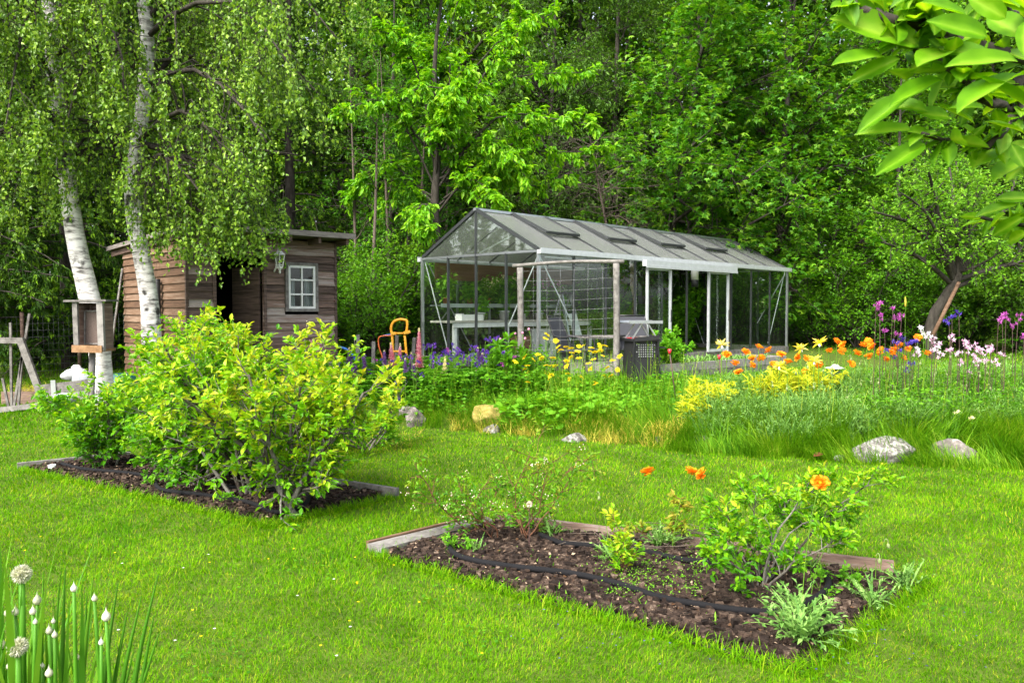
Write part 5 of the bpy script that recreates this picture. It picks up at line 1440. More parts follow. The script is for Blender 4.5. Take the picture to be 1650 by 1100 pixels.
# nodding poppy buds
bm_ = MB(); lathe(bm_, [(0, -.028), (.008, -.024), (.011, -.008), (.007, .006), (0, .01)], (.022, 0, -.02), 8)
tube(bm_, [(0, 0, -.002), (.004, 0, .014), (.014, 0, .018), (.022, 0, .006), (.022, 0, -.012)], [.0028], 5, 10)
budm = bm_.mesh('bud', [M['f_budgreen']])
for i in range(46):
    px = [U(1240, 1330), U(1340, 1420), U(1420, 1540), U(1500, 1640)][i % 4]; D = U(9.6, 10.8)
    flower('poppy_bud', 'nodding green poppy bud on a thin hairy stem in the flower bed', 'flower bud', 'poppy buds in the flower bed', px, U(568, 640), D, budm, r=.0048, lean=U(-.05, .05), part='bud', sc=1.25, tiltmax=.2, seed=i)
for i, (x, y, bx_, D, lab) in enumerate(((962, 795, 985, 5.2, 'nodding poppy bud over the left of the near bed'), (1333, 880, 1312, 4.45, 'tall nodding poppy bud in front of the wide green bush'), (1248, 975, 1275, 4.1, 'low nodding poppy bud at the front corner of the near bed'), (1412, 895, 1418, 4.7, 'nodding poppy bud at the right end of the near bed'), (1425, 872, 1425, 4.8, 'tallest poppy bud at the right end of the near bed'))):
    flower('poppy_bud', lab, 'flower bud', 'poppy buds of the near bed', x, y, D, budm, r=.0028, bx=bx_, part='bud', sc=.9, tiltmax=.2, seed=i + 70)
# yellow daisies
DAI = [(335, 243), (325, 270), (395, 285), (410, 325), (430, 345), (185, 390), (275, 375), (300, 400), (245, 410), (375, 398), (205, 450), (150, 478), (125, 423), (207, 495), (335, 492), (465, 325), (495, 335), (500, 365), (495, 395), (465, 420), (550, 322), (540, 355), (548, 400), (570, 320), (630, 330),
       (625, 355), (645, 408), (685, 315), (720, 318), (690, 350), (655, 360), (708, 385), (612, 435), (625, 470), (770, 415), (760, 518), (715, 518), (820, 388), (420, 350), (465, 453), (390, 452), (395, 575), (210, 610), (268, 608), (620, 562)]
for i, (x, y) in enumerate(DAI):
    flower('yellow_daisy', 'yellow daisy on a thin stem before the wire trellis', 'flower', 'yellow daisies before the trellis', 800 + .2424 * x, 480 + .2424 * y, U(11.4, 12.0), dai[i % 3], r=.0048, nleaf=3, lean=U(-.05, .05), sc=1.35, tiltmax=.6, seed=i)
# columbines
colm = {k: [bloom_columbine(a, b, s) for s in range(3)] for k, (a, b) in dict(purple=('f_purple', 'f_blue'), magenta=('f_magenta', 'f_magenta'), blue=('f_blue', 'f_purple'), pink=('f_pink', 'f_white'), white=('f_white', 'f_white'), rose=('f_rose', 'f_pink'), cream=('f_cream', 'f_cream')).items()}
PUR = [(745, 315), (810, 310), (1280, 260), (1340, 250), (1375, 245), (985, 300), (1030, 340), (1180, 335), (1260, 355), (855, 398), (910, 385), (960, 430), (1210, 425), (1245, 440), (1230, 480), (1355, 405), (1410, 425), (1450, 430), (1330, 475), (1410, 480), (1380, 565), (800, 380), (850, 465), (960, 575), (910, 530), (240, 550), (320, 580), (330, 650), (1300, 390), (125, 405), (180, 415), (1160, 330), (1050, 370), (1010, 330), (1215, 500), (1195, 470), (300, 570), (340, 560), (1360, 250), (820, 400)]
PUR += [(a, b) for a, b in zip(U(690, 1500, 26), U(300, 520, 26))]
for i, (x, y) in enumerate(PUR):
    flower('columbine', 'deep purple columbine in the bed left of the yellow daisies', 'flower', 'purple columbines left of the daisies', 550 + .1818 * x, 500 + .1818 * y, U(11.7, 12.6), colm['purple'][i % 3], 'stem', .0048, 3, U(-.06, .06), sc=1.15, seed=i)
right = dict(
    magenta=('magenta columbine on a tall stem', 'magenta columbines above the bed', [(1417, 493), (1418, 511), (1439, 497), (1442, 509), (1453, 510), (1425, 533), (1447, 534), (1609, 516), (1621, 513), (1631, 522), (1641, 510), (1650, 540), (1412, 490), (1614, 508)], 9.9),
    blue=('violet-blue columbine among the orange poppies', 'violet-blue columbines among the poppies', [(1446, 548), (1457, 545), (1468, 553), (1426, 560), (1443, 573), (1451, 565), (1468, 582), (1464, 597), (1476, 550), (1462, 550), (1545, 506), (1534, 511), (1529, 516)], 10.2),
    pink=('pale pink columbine at the right of the bed', 'pale pink columbines at the right of the bed', [(1503, 548), (1510, 554), (1502, 565), (1511, 571), (1531, 545), (1532, 564), (1542, 565), (1547, 585), (1554, 550), (1562, 554), (1570, 559), (1576, 562), (1582, 564), (1559, 564), (1568, 573), (1578, 576), (1590, 567), (1598, 564), (1595, 554), (1602, 584), (1612, 570), (1575, 584), (1479, 571), (1562, 599), (1588, 578)], 9.8),
    white=('white columbine beside the pale pink ones', 'white columbines at the right of the bed', [(1491, 536), (1496, 542), (1477, 562), (1506, 560), (1487, 530)], 9.9),
    cream=('small pale yellow columbine low above the boulders', 'low pale yellow columbines', [(1539, 661), (1554, 658), (1567, 673), (1579, 661), (1592, 669), (1544, 673), (1560, 660)], 9.2))
for c, (lab, grp, pts, D) in right.items():
    for i, (x, y) in enumerate(pts):
        flower('columbine', lab, 'flower', grp, x, y, D + U(-.3, .3), colm[c][i % 3], 'stem' if c in ('cream', 'white') else 'darkstem', .0048, 4, U(-.05, .05), sc=1.2 if c != 'cream' else .8, seed=i)
for i, (x, y) in enumerate(((492, 494), (498, 497), (505, 496), (510, 493), (503, 503), (496, 505), (512, 499), (500, 490))):
    flower('columbine', 'rose pink columbine in front of the shed wall below its window', 'flower', 'rose pink columbines by the shed', x, 60 + y, 12.0, colm['rose'][i % 3], 'stem', .0048, 5, U(-.05, .05), sc=1.3, seed=i)
for i, (x, y) in enumerate(((503, 580), (498, 577), (510, 583), (492, 585), (545, 585), (640, 640))):
    flower('columbine', 'violet columbine below the rose pink ones by the shed', 'flower', 'violet columbines by the shed', x, y, 11.9, colm['purple'][i % 3], 'stem', .0048, 5, U(-.05, .05), sc=1.25, seed=i)
# lupins : (x, ytop, ybottom in the crop), colour, label
cr = lambda x, y: (550 + .1818 * x, 500 + .1818 * y)
LUP = [(690, 155, 510, 'f_lupink', 'tallest pink lupin spike, right of the yellow hand truck', 1.25), (455, 285, 495, 'f_lupink', 'pink lupin spike in front of the left rail of the hand truck', 1.15), (514, 292, 492, 'f_lupink', 'slim pink lupin spike between the rails of the hand truck', .95),
       (75, 330, 490, 'f_lupurple', 'purple lupin spike with a cream tip beside the tallest grey stake', 1.), (386, 350, 530, 'f_lupurple', 'purple lupin spike right of the second grey stake', .95), (618, 375, 545, 'f_lupurple', 'purple lupin spike left of the tallest pink one', .95),
       (510, 605, 700, 'f_lupurple', 'small fading lupin spike low in front of the hand truck', .7), (563, 550, 640, 'f_lupurple', 'small fading lupin spike below the slim pink one', .7), (672, 600, 690, 'f_lupurple', 'small fading lupin spike low below the tallest pink one', .7),
       (1077, 415, 560, 'f_lupurple', 'purple lupin spike among the columbines', .8), (1127, 450, 545, 'f_lupurple', 'short purple lupin spike right of another among the columbines', .8), (915, 405, 560, 'f_cream', 'cream flower plume among the purple columbines', .8), (155, 535, 610, 'f_lupink', 'short blush lupin spike behind the yellowish twigs', .9)]
for i, (x, y0, y1, c, lab, wd) in enumerate(LUP):
    D = U(11.9, 12.4); px, pt = cr(x, y0); _, pb = cr(x, y1); a = P(px, pb, D); tp = P(px, pt, D); hh = tp[2] - a[2]
    t = flower('lupin', lab, 'flower', 'lupin spikes', px, pb, D, lupin_mesh(c, i, hh, wd), 'stem', .006, 0, 0, 'flower_spike', 1., .08, seed=i)
# spidery yellow flowers
def star_mesh(seed):
    rs = np.random.default_rng(seed); m = MB(); n = 26
    a = rs.uniform(0, 6.3, n); up = rs.uniform(-.5, 1.4, n)
    d = np.column_stack([np.cos(a), np.sin(a), up]); leaves(m, np.zeros((n, 3)), d, [0, 0, 1.], rs.uniform(.07, .125, n), .14, LEAF4, rs.uniform(0, 1, n))
    k = 4; a = np.arange(k) * 1.6; leaves(m, np.zeros((k, 3)), np.column_stack([np.cos(a) * .3, np.sin(a) * .3, -np.ones(k)]), [1., 0, .1], .045, .4, LEAF4, 1., 1)
    return m.mesh('bloom', [M['f_palestar'], M['f_white']])


for i, (x, y, lab) in enumerate(((1163, 556, 'spidery yellow flower on a pale stalk, leftmost, near the planter'), (1291, 562, 'spidery orange-yellow flower left of the highest spidery one'), (1320, 553, 'highest spidery yellow flower on a pale stalk beside the solar lamp'), (1312, 582, 'spidery yellow flower low between two taller ones'), (1256, 590, 'spidery yellow flower over the left of the yellow foliage'))):
    flower('spidery_flower', lab, 'flower', 'spidery yellow flowers', x, y, 10.3, star_mesh(i), 'stem', .007, 0, 0, sc=1.1, seed=i, tiltmax=.2)
# tall grass seed head, white dry seed head, peony plant
t = flower('grass_seed_head', 'tall tan grass seed head standing above the magenta columbines', 'grass', None, 1459, 488, 9.8, (lambda m: (lathe(m, [(0, -.05), (.012, -.04), (.014, .02), (.006, .07), (0, .08)], sides=7), m.mesh('seed_head', [M['straw']]))[1])(MB()), 'stem', .003, 0, .0, 'seed_head', 1., .1)
mb = MB(); n = 90; d = nrm(RS.normal(0, 1, (n, 3)) + [0, 0, .4]); leaves(mb, d * .006, d, [0, 0, 1.01], .016, .3, LEAF4, U(0, 1, n))
flower('dry_seed_head', 'round white seed head on a dry brown stalk at the left of the near bed', 'flower', None, 853, 812, 5.35, mb.mesh('seed_head', [M['f_bell']]), 'darkstem', .0045, 0, 0, 'seed_head', 1.15, .1)
t = shrub('peony', 'dark green peony plant with round pink buds behind the purple columbines', 'plant', at(828, 12.0), 9, .72, .9, 3, 3, 9, 'coverleaf', 'stem', .13, .34, LEAF10, r0=.008, ang=(5, 34))
m = MB()
for (x, y) in ((830, 537), (842, 536), (852, 530), (806, 546), (846, 545)):
    p_ = P(x, y, 12.0); lathe(m, [(0, -.022), (.015, -.014), (.019, 0), (.012, .016), (0, .02)], p_, 10); ms = MB(); tube(ms, [p_ - [0, 0, .02], p_ - [U(-.05, .05), 0, .2], p_ - [U(-.1, .1), 0, .45]], [.004], 5, 6); ms.build('bud_stalk', M['stem'], t)
m.build('buds', M['f_rose'], t)
shrub('leafy_herb', 'bright yellow-green leafy bush growing in the raised planter beside the grill', 'plant', np.array([2.62, 12.95, .76]), 12, .42, 1.3, 6, 4, 8, 'roundleaf', 'stem', .055, .7, LEAF10, r0=.006, ang=(10, 50))
m = MB(); q = np.array([[1.95 + .76 * f * 4.1 - .4 * w, 12.05 + .65 * f * 4.1 + .5 * w, .765] for f, w in zip(U(.1, .95, 90), U(.15, 1.4, 90))]); rosettes(m, q, 8, .1, .02, (.2, 1.), (.1, .8), 4); tag(m.build('planter_seedlings', M['greyleaf']), None, None, kind='stuff')

# ------------------------------------------------------------------ welsh onion in the near left corner
ob = np.array([-1.28, 2.0, float(h(-1.28, 2.0))])
t = thing('welsh_onion', 'clump of tall onion leaves with white papery buds in the near left corner', 'plant', ob)
m = MB(); n = 95
pos = ob + np.column_stack([np.clip(RS.normal(-.03, .12, n), -.3, .16), RS.normal(0, .07, n), np.zeros(n)])
blades(m, pos, RS.normal(0, .9, n) * 1.5, U(.75, 1.14, n), .024 * U(.6, 1.2, n), U(.0, .12, n), U(.0, .4, n), 7, (.9, 1, 1, .95, .85, .7, .4), U(0, 1, n))
for px_, py_, px0 in ((255, 925, 190), (228, 960, 170), (243, 1062, 175), (256, 1020, 185), (150, 930, 120), (105, 915, 96), (70, 920, 62), (205, 985, 160), (232, 1010, 188), (190, 940, 150), (215, 1050, 165), (140, 960, 128), (248, 990, 205), (178, 1005, 150), (95, 945, 80), (30, 940, 40)):      # leaves that lean out to the right
    tp = P(px_, py_, 2.05); b0 = P(px0, 1400, 2.05); mid = (tp * .55 + P(px0, 1180, 2.05) * .45) + [0, 0, .0]
    c = curve([b0, P(px0 + (px_ - px0) * .22, 1200, 2.05), P(px0 + (px_ - px0) * .52, 1400 - (1400 - py_) * .72, 2.05), tp], 12); tubes(m, c[None], np.linspace(.016, .0015, 12)[None], 6, U(.1, .7))
m.build('leaves', M['onionleaf'], t)
ONB = [(119, 947, 13), (152, 963, 11), (60, 966, 12), (53, 984, 13), (13, 986, 12), (25, 985, 10), (171, 992, 14), (57, 1001, 9), (86, 1000, 8), (79, 1015, 12), (88, 1022, 10), (163, 1034, 10), (15, 1072, 12), (79, 1083, 13), (124, 1058, 10), (3, 1037, 12), (68, 1072, 8)]
for i, (px, py, r_) in enumerate(ONB):
    D = 1.92 + U(-.06, .1); tp = P(px, py, D); r = r_ * U(.42, .58) / FPX * D
    m = MB(); b0 = np.array([tp[0] + U(-.03, .03), D, 0.]); tube(m, [b0, (b0 + tp) / 2 + [U(-.01, .01), 0, 0], tp - [0, 0, r]], [.0075, .0065, .004], 7, 10); m.build('flower_stalk', M['onionleaf'], t)
    m = MB(); lathe(m, [(0, -r * 1.15), (r * .6, -r * .95), (r * .95, -r * .3), (r * .85, r * .35), (r * .35, r * 1.0), (r * .1, r * 1.5), (0, r * 2.3)], tp, 10, U(.2, 1)); m.build('bud', M['f_onion'], t)
for (px, py, D, r) in ((35, 924, 1.95, .023), (29, 1042, 1.9, .023)):
    tp = P(px, py, D); m = MB(); b0 = np.array([tp[0] - .01, D, 0.]); tube(m, [b0, tp - [0, 0, r]], [.009, .007], 7, 8); m.build('flower_stalk', M['onionleaf'], t)
    m = MB(); n = 420; d = nrm(RS.normal(0, 1, (n, 3)) + [0, 0, .1]); leaves(m, tp + d * r * .55, d, RS.normal(0, 1, (n, 3)), r * U(.4, .62, n), .25, LEAF4, U(0, 1, n)); lathe(m, [(0, -r * .8), (r * .5, -r * .55), (r * .65, 0), (r * .5, r * .5), (0, r * .7)], tp, 12, .1); m.build('flower_head', M['f_onion'], t)

t = MB(); b = at(1321, 8.6) + [0, 0, .07]; leaves(t, b[None] - [[.05, 0, 0]], [[1., .1, .25]], [[0, -.5, 1.]], .12, .6, LEAF10, .6); leaves(t, b[None], [[.6, .3, -.2]], [[0, -.3, 1.]], .08, .6, LEAF10, .9)
tag(t.build('dry_leaf', M['f_brown']), 'curled brown dead leaf lying on the grass left of the large boulder', 'dead leaf')

for i in range(30):
    flower('columbine', 'small plum-purple columbine low among the leaves left of the daisies', 'flower', 'plum-purple columbines left of the daisies', U(600, 850), U(562, 625), U(11.6, 12.3), colm['magenta' if i % 3 == 0 else 'purple'][i % 3], 'stem', .0048, 3, U(-.06, .06), sc=.95, seed=i)
for i in range(14):
    px, y1, D, hh = U(565, 800), U(585, 622), U(11.7, 12.4), U(.16, .3)
    flower('lupin', 'slender violet lupin spike rising from the leafy crowd before the greenhouse', 'flower', 'slender violet lupins', px, y1, D, lupin_mesh('f_lupurple', 40 + i, hh, U(.75, 1.)), 'stem', .006, 0, 0, 'flower_spike', 1., .1, seed=i)
for i in range(16):
    flower('yellow_daisy', 'yellow daisy low among the round leaves below the trellis', 'flower', 'low yellow daisies', U(825, 1010), U(588, 625), U(11.2, 11.8), dai[i % 3], r=.0048, nleaf=2, lean=U(-.05, .05), sc=1.2, tiltmax=.6, seed=i)
# ------------------------------------------------------------------ trees
def tree(name, label, cat, base, tp, tr, l1, l2, l3=None, leaf=None, bark='bark', leafm='darkleaf', group=None, limbs=None, K=14, lim_r=.04, sides=8, crown='crown'):
    base = np.asarray(base, float); reseed(label)
    t = thing(name, label, cat, base, group=group)
    tk, rr = rtrunk(tp, tr, K)
    m = MB(); tubes(m, tk, rr, sides, .5); m.build('trunk', M[bark], t)
    paths = []; rad = []
    if l1: a, b = grow(tk, rr, **l1); paths.append(a); rad.append(b)
    kk = paths[0].shape[1] if paths else 8
    if limbs:
        L = np.array([curve(x, kk) for x in limbs]); paths.append(L); rad.append(np.repeat(np.linspace(lim_r, lim_r * .25, kk)[None], len(L), 0))
    b1 = np.concatenate(paths); r1 = np.concatenate(rad)
    m = MB(); tubes(m, b1, r1, 6, .4)
    last, rl = grow(b1, r1, **l2); tubes(m, last, rl, 4, .4)
    if l3:
        last, rl = grow(last, rl, **l3); tubes(m, last, rl, 3, .4)
    m.build('branches', M[bark if bark != 'birchbark' else 'bark'], t)
    m = MB(); put_leaves(m, last, **leaf); m.build(crown, M[leafm], t)
    return t


# birches: white trunks, weeping twigs
Dl, Dr = 10.6, 10.9
bl = [at(168, Dl) - [0, 0, .1], P(160, 560, Dl), P(142, 470, Dl), P(125, 400, Dl), P(112, 320, Dl), P(98, 220, Dl), P(86, 100, Dl), P(78, 0, Dl), P(60, -170, Dl), P(40, -330, Dl)]
lb = [[P(98, 220, Dl), P(60, 150, 10.2), P(0, 140, 9.8), P(-60, 220, 9.5)], [P(86, 100, Dl), P(140, 40, 10.2), P(190, 60, 9.8), P(200, 160, 9.6)], [P(112, 320, Dl), P(60, 240, 10.4), P(20, 200, 10.2), P(-30, 240, 9.8)],
      [P(78, 0, Dl), P(20, -60, 10.2), P(-30, -20, 9.8), P(-60, 60, 9.5)], [P(80, 50, Dl), P(50, 10, 10.), P(30, 80, 9.6), P(10, 200, 9.5)], [P(70, -80, Dl), P(110, -110, 10.2), P(150, -60, 9.9), P(165, 40, 9.6)]]
tree('birch', 'left birch, white trunk leaning left above the feeder box', 'birch tree', at(168, Dl), bl, [.15, .14, .135, .125, .115, .105, .095, .085, .06, .03],
     dict(n=16, t0=.5, t1=1., L=1.7, ang=(45, 85), K=6, up=.0, upk=-.05, wander=.12, rs=.3, shrink=.3), dict(n=9, t0=.2, t1=1., L=.8, ang=(25, 70), K=5, up=-.1, upk=-.1, wander=.15, rs=.45),
     dict(n=6, t0=.2, t1=1., L=.72, ang=(20, 70), K=6, up=-.25, upk=-.22, wander=.10, rs=.5, rmin=.0016), dict(n=22, L=.05, wr=.75, along_=.3, rnd=.7, down=.7, upn=.5, nr=.9, t0=.05, jit=.02), 'birchbark', 'birchleaf', None, lb, 20, .035)
br = [at(246, Dr) - [0, 0, .1], P(244, 540, Dr), P(240, 480, Dr), P(228, 410, Dr), P(216, 350, Dr), P(214, 290, Dr), P(222, 230, Dr), P(234, 140, Dr), P(238, 60, Dr), P(231, 0, Dr), P(226, -160, Dr), P(240, -330, Dr)]
lr = [[P(238, 30, Dr), P(330, -60, 10.9), P(450, -40, 10.8), P(540, 60, 10.7)], [P(238, 60, Dr), P(300, 10, 10.3), P(390, 10, 9.9), P(470, 110, 9.6)], [P(234, 140, Dr), P(300, 110, 10.4), P(370, 150, 10.1), P(430, 230, 9.9)],
      [P(222, 230, Dr), P(280, 180, 10.2), P(330, 200, 9.9), P(370, 260, 9.8)], [P(231, 0, Dr), P(330, -120, 11.2), P(480, -120, 11.2), P(600, -30, 11)], [P(226, -120, Dr), P(360, -220, 11), P(520, -190, 10.8), P(610, -90, 10.6)],
      [P(214, 290, Dr), P(250, 250, 10.4), P(290, 270, 10.2), P(330, 320, 10.)], [P(236, 110, Dr), P(190, 60, 10.4), P(140, 90, 10.), P(110, 190, 9.8)], [P(214, 290, Dr), P(180, 230, 10.8), P(150, 210, 10.7), P(110, 260, 10.6)],
      [P(228, -60, Dr), P(300, -110, 10.), P(380, -90, 9.6), P(440, 10, 9.4)], [P(234, 140, Dr), P(320, 60, 11.4), P(430, 70, 11.5), P(520, 160, 11.4)], [P(222, 230, Dr), P(290, 240, 11.0), P(400, 240, 11.), P(480, 250, 10.9)],
      [P(222, 230, Dr), P(290, 250, 10.6), P(360, 275, 10.5), P(400, 330, 10.4)], [P(214, 290, Dr), P(310, 280, 10.7), P(380, 285, 10.7), P(420, 310, 10.7)], [P(214, 290, Dr), P(250, 300, 10.5), P(300, 320, 10.4), P(345, 365, 10.4)]]
tree('birch', 'right birch, white trunk before the shed with weeping twigs over the shed roof', 'birch tree', at(246, Dr), br, [.14, .135, .125, .12, .115, .105, .10, .10, .095, .09, .06, .03],
     dict(n=14, t0=.55, t1=1., L=1.8, ang=(45, 85), K=6, up=.0, upk=-.05, wander=.12, rs=.3, shrink=.3), dict(n=12, t0=.15, t1=1., L=.85, ang=(25, 70), K=5, up=-.12, upk=-.1, wander=.15, rs=.45),
     dict(n=6, t0=.2, t1=1., L=.85, ang=(20, 70), K=6, up=-.25, upk=-.24, wander=.10, rs=.5, rmin=.0016), dict(n=22, L=.05, wr=.75, along_=.3, rnd=.7, down=.7, upn=.5, nr=.9, t0=.05, jit=.02), 'birchbark', 'birchleaf', None, lr, 22, .04)

# cherry behind the greenhouse: long arching boughs
D = 18.2; b = at(700, D)
CH = [[(700, 300), (720, 180), (800, 70), (890, 22)], [(705, 260), (760, 150), (860, 120), (952, 118)], [(712, 280), (800, 190), (880, 190), (958, 202)], [(715, 320), (820, 250), (900, 245), (982, 245)],
      [(700, 300), (650, 200), (600, 160), (545, 190)], [(700, 330), (640, 270), (590, 290), (560, 330)], [(708, 340), (750, 290), (780, 300), (800, 325)], [(704, 300), (690, 150), (730, 30), (750, -50)], [(704, 260), (640, 170), (690, 140), (790, 155)],
      [(704, 320), (660, 300), (630, 320), (612, 350)], [(708, 300), (760, 230), (810, 240), (850, 290)], [(708, 330), (790, 270), (860, 300), (930, 270)], [(704, 240), (670, 110), (640, 60), (600, 50)], [(708, 250), (780, 120), (830, 70), (840, 20)], [(704, 330), (680, 330), (670, 350), (690, 372)]]
cl = [[P(*q, D + (.8 if i % 2 else -1.2) * j / 3) for j, q in enumerate(x)] for i, x in enumerate(CH)]
tree('cherry_tree', 'bright green cherry tree with long arching boughs behind the near end of the greenhouse', 'tree', b, [b - [0, 0, .1], P(704, 420, D), P(700, 330, D), P(706, 230, D), P(700, 100, D), P(720, -60, D)], [.12, .11, .10, .07, .05, .02],
     dict(n=8, t0=.45, t1=1., L=2.0, ang=(40, 80), K=7, up=.06, upk=-.02, wander=.1, rs=.4), dict(n=34, t0=.12, t1=1., L=.5, ang=(35, 75), K=4, up=.0, upk=-.05, wander=.14, rs=.5, shrink=.5),
     None, dict(n=24, L=.145, wr=.42, tpl=LEAF10, along_=.7, rnd=.55, down=.55, upn=1., nr=.5, t0=.1, jit=.03), 'bark', 'cherryleaf', None, cl, 14, .028)


def gtree(name, label, px, D, ht, leanx, spread, leafm, L, wr, tpl=LEAF4, n1=20, n2=12, n3=None, nl=16, t0=.25, bark='bark', group=None, up=.05, r0=None, leafk={}, ang=(45, 85), cat='tree'):
    b = at(px, D); r0 = r0 or ht * .014
    tp = [b - [0, 0, .1], b + [leanx * .15, 0, ht * .25], b + [leanx * .5, U(-.2, .2), ht * .55], b + [leanx, U(-.3, .3), ht]]
    return tree(name, label, cat, b, tp, [r0, r0 * .85, r0 * .6, r0 * .12], dict(n=n1, t0=t0, t1=1., L=spread, ang=ang, K=6, up=up, upk=-.01, wander=.12, rs=.45, shrink=.55),
                dict(n=n2, t0=.15, t1=1., L=spread * .38, ang=(30, 75), K=5, up=.03, upk=-.02, wander=.15, rs=.5, shrink=.3), n3, dict(dict(n=nl, L=L, wr=wr, tpl=tpl, along_=.5, rnd=.7, down=.25, upn=1.3, nr=.5, t0=.1, jit=L * .5), **leafk), bark, leafm, group)


l3 = lambda L, n=4: dict(n=n, t0=.2, t1=1., L=L, ang=(30, 70), K=3, up=.0, wander=.15, rs=.5, rmin=.004)
gtree('maple', 'large maple with lobed leaves rising behind the far half of the greenhouse', 1062, 23.0, 11, 1.6, 3.9, 'mapleleaf', .17, .95, MAPLE, 34, 12, l3(.6, 4), 11, .22, leafk=dict(upn=1.6, nr=.45, down=.3))
gtree('maple', 'second maple right of the large one, its crown reaching the upper middle right', 1250, 24.0, 11, .5, 3.6, 'mapleleaf', .17, .95, MAPLE, 30, 12, l3(.6, 4), 10, .2, leafk=dict(upn=1.6, nr=.45, down=.3))
gtree('rowan', 'rowan with feathery leaves behind the left of the cherry tree', 628, 20.5, 9, .2, 2.0, 'rowanleaf', .11, .34, LEAF4, 26, 11, l3(.4), 12, .25, leafk=dict(upn=1.8, nr=.25, rnd=.5, down=.1))
gtree('rowan', 'young rowan low behind the gable of the greenhouse', 655, 18.8, 4.2, .1, 1.0, 'rowanleaf', .09, .34, LEAF4, 16, 9, None, 16, .3, leafk=dict(upn=1.8, nr=.25, rnd=.5, down=.1))
gtree('goat_willow', 'dull green willow behind the arching cherry boughs', 880, 24.0, 11.5, .3, 3.0, 'willowleaf', .13, .4, LEAF4, 34, 12, l3(.6), 12, .2, leafk=dict(down=.5))
gtree('goat_willow', 'dull green willow between cherry and maple, farther back', 985, 25.5, 12.5, .2, 3.0, 'willowleaf', .13, .4, LEAF4, 34, 12, l3(.6), 11, .2, leafk=dict(down=.5))
gtree('bird_cherry', 'light green spreading tree behind the far end of the greenhouse', 1325, 23.6, 6.4, .6, 2.6, 'hazelleaf', .12, .5, LEAF4, 28, 12, l3(.5), 12, .2, leafk=dict(upn=1.6))
gtree('bird_cherry', 'mid green tree right of the spreading one behind the hedge', 1440, 23.5, 8.0, .2, 2.8, 'hazelleaf', .12, .5, LEAF4, 30, 12, l3(.5), 12, .15, leafk=dict(upn=1.6))
# old apple tree with a prop
D = 17.5; b = at(1505, D)
al = [[P(*q, D + (-1 if i % 2 else .7) * j / 2) for j, q in enumerate(x)] for i, x in enumerate([[(1540, 462), (1590, 440), (1630, 400), (1660, 340)], [(1535, 450), (1520, 400), (1490, 340), (1450, 310)], [(1540, 440), (1560, 380), (1550, 310), (1540, 260)], [(1530, 455), (1490, 420), (1450, 400), (1420, 390)],
                                                               [(1545, 440), (1600, 370), (1630, 310), (1640, 270)], [(1538, 440), (1510, 340), (1500, 290), (1490, 260)], [(1545, 450), (1610, 430), (1650, 420), (1700, 380)], [(1535, 445), (1480, 370), (1440, 350), (1400, 340)]])]
tree('apple_tree', 'old apple tree with a dark crooked trunk and pale leaves at the far right', 'tree', b, [b - [0, 0, .1], P(1500, 520, D), P(1522, 480, D), P(1540, 452, D), P(1545, 430, D), P(1540, 350, D), P(1530, 270, D)], [.14, .12, .115, .10, .075, .045, .02],
     dict(n=10, t0=.55, t1=1., L=1.6, ang=(40, 85), K=7, up=.05, upk=.0, wander=.16, rs=.45), dict(n=16, t0=.2, t1=1., L=.55, ang=(35, 80), K=5, up=.03, upk=.0, wander=.18, rs=.5, shrink=.4),
     l3(.25, 3), dict(n=9, L=.085, wr=.55, tpl=LEAF4, along_=.5, rnd=.8, down=.1, upn=1., nr=.7, t0=.1, jit=.04), 'bark', 'appleleaf', None, al, 14, .06)
p0 = at(1502, 17.0); t = thing('prop_pole', 'leaning wooden pole propping the bough of the old apple tree', 'pole', p0); m = MB(); tube(m, [P(1503, 540, 17.), P(1545, 455, 17.2)], [.045, .04], 7); m.build('shaft', M['sidewood'], t)

# dark spruces on the left
def spruce(px, D, ht, R_, label, n1=80):
    b = at(px, D); t = thing('spruce', label, 'spruce tree', b, group='dark spruces behind the birches')
    tk, rr = rtrunk([b - [0, 0, .1], b + [0, 0, ht * .5], b + [0, 0, ht]], [ht * .013, ht * .009, .01], 12)
    m = MB(); tubes(m, tk, rr, 7, .3); m.build('trunk', M['bark'], t)
    b1, r1 = grow(tk, rr, n1, .05, .99, R_, (75, 105), 7, .0, -.015, .06, .16, .85)
    b2, r2 = grow(b1, r1, 14, .15, 1., .55, (35, 70), 4, -.12, -.08, .1, .5, .5)
    m = MB(); tubes(m, b1, r1, 5, .4); tubes(m, b2, r2, 3, .4); m.build('branches', M['bark'], t)
    tint = np.where(RS.uniform(0, 1, len(b2)) < .5, .3, .5); m = MB()
    put_leaves(m, b2, 28, .11, .24, LEAF4, .8, .5, .25, 1., .6, .05, .85, .02, np.clip(tint, 0, .6)); put_leaves(m, b2, 7, .085, .35, LEAF4, .9, .35, .3, 1., .6, .8, 1., .012, np.full(len(b2), .9))
    m.build('crown', M['spruce'], t)


for (px, D, ht, R_, lab) in ((-40, 14.5, 10, 2.4, 'dark spruce at the left edge behind the leaning wooden frame'), (110, 16.5, 12, 2.7, 'dark spruce directly behind the left birch'), (320, 19.0, 13, 2.8, 'dark spruce behind the roof of the shed'), (-190, 17, 13, 2.8, 'dark spruce partly cut by the left picture edge'), (215, 17.5, 9, 2.3, 'smaller dark spruce between the two birches'), (470, 21, 13, 2.8, 'dark spruce to the right behind the shed')):
    spruce(px, D, ht, R_, lab)
spruce(1640, 21.5, 6, 2.6, 'low dark spruce behind the old apple tree at the right edge', 90)
spruce(1760, 20, 8, 2.6, 'dark spruce cut by the right picture edge')

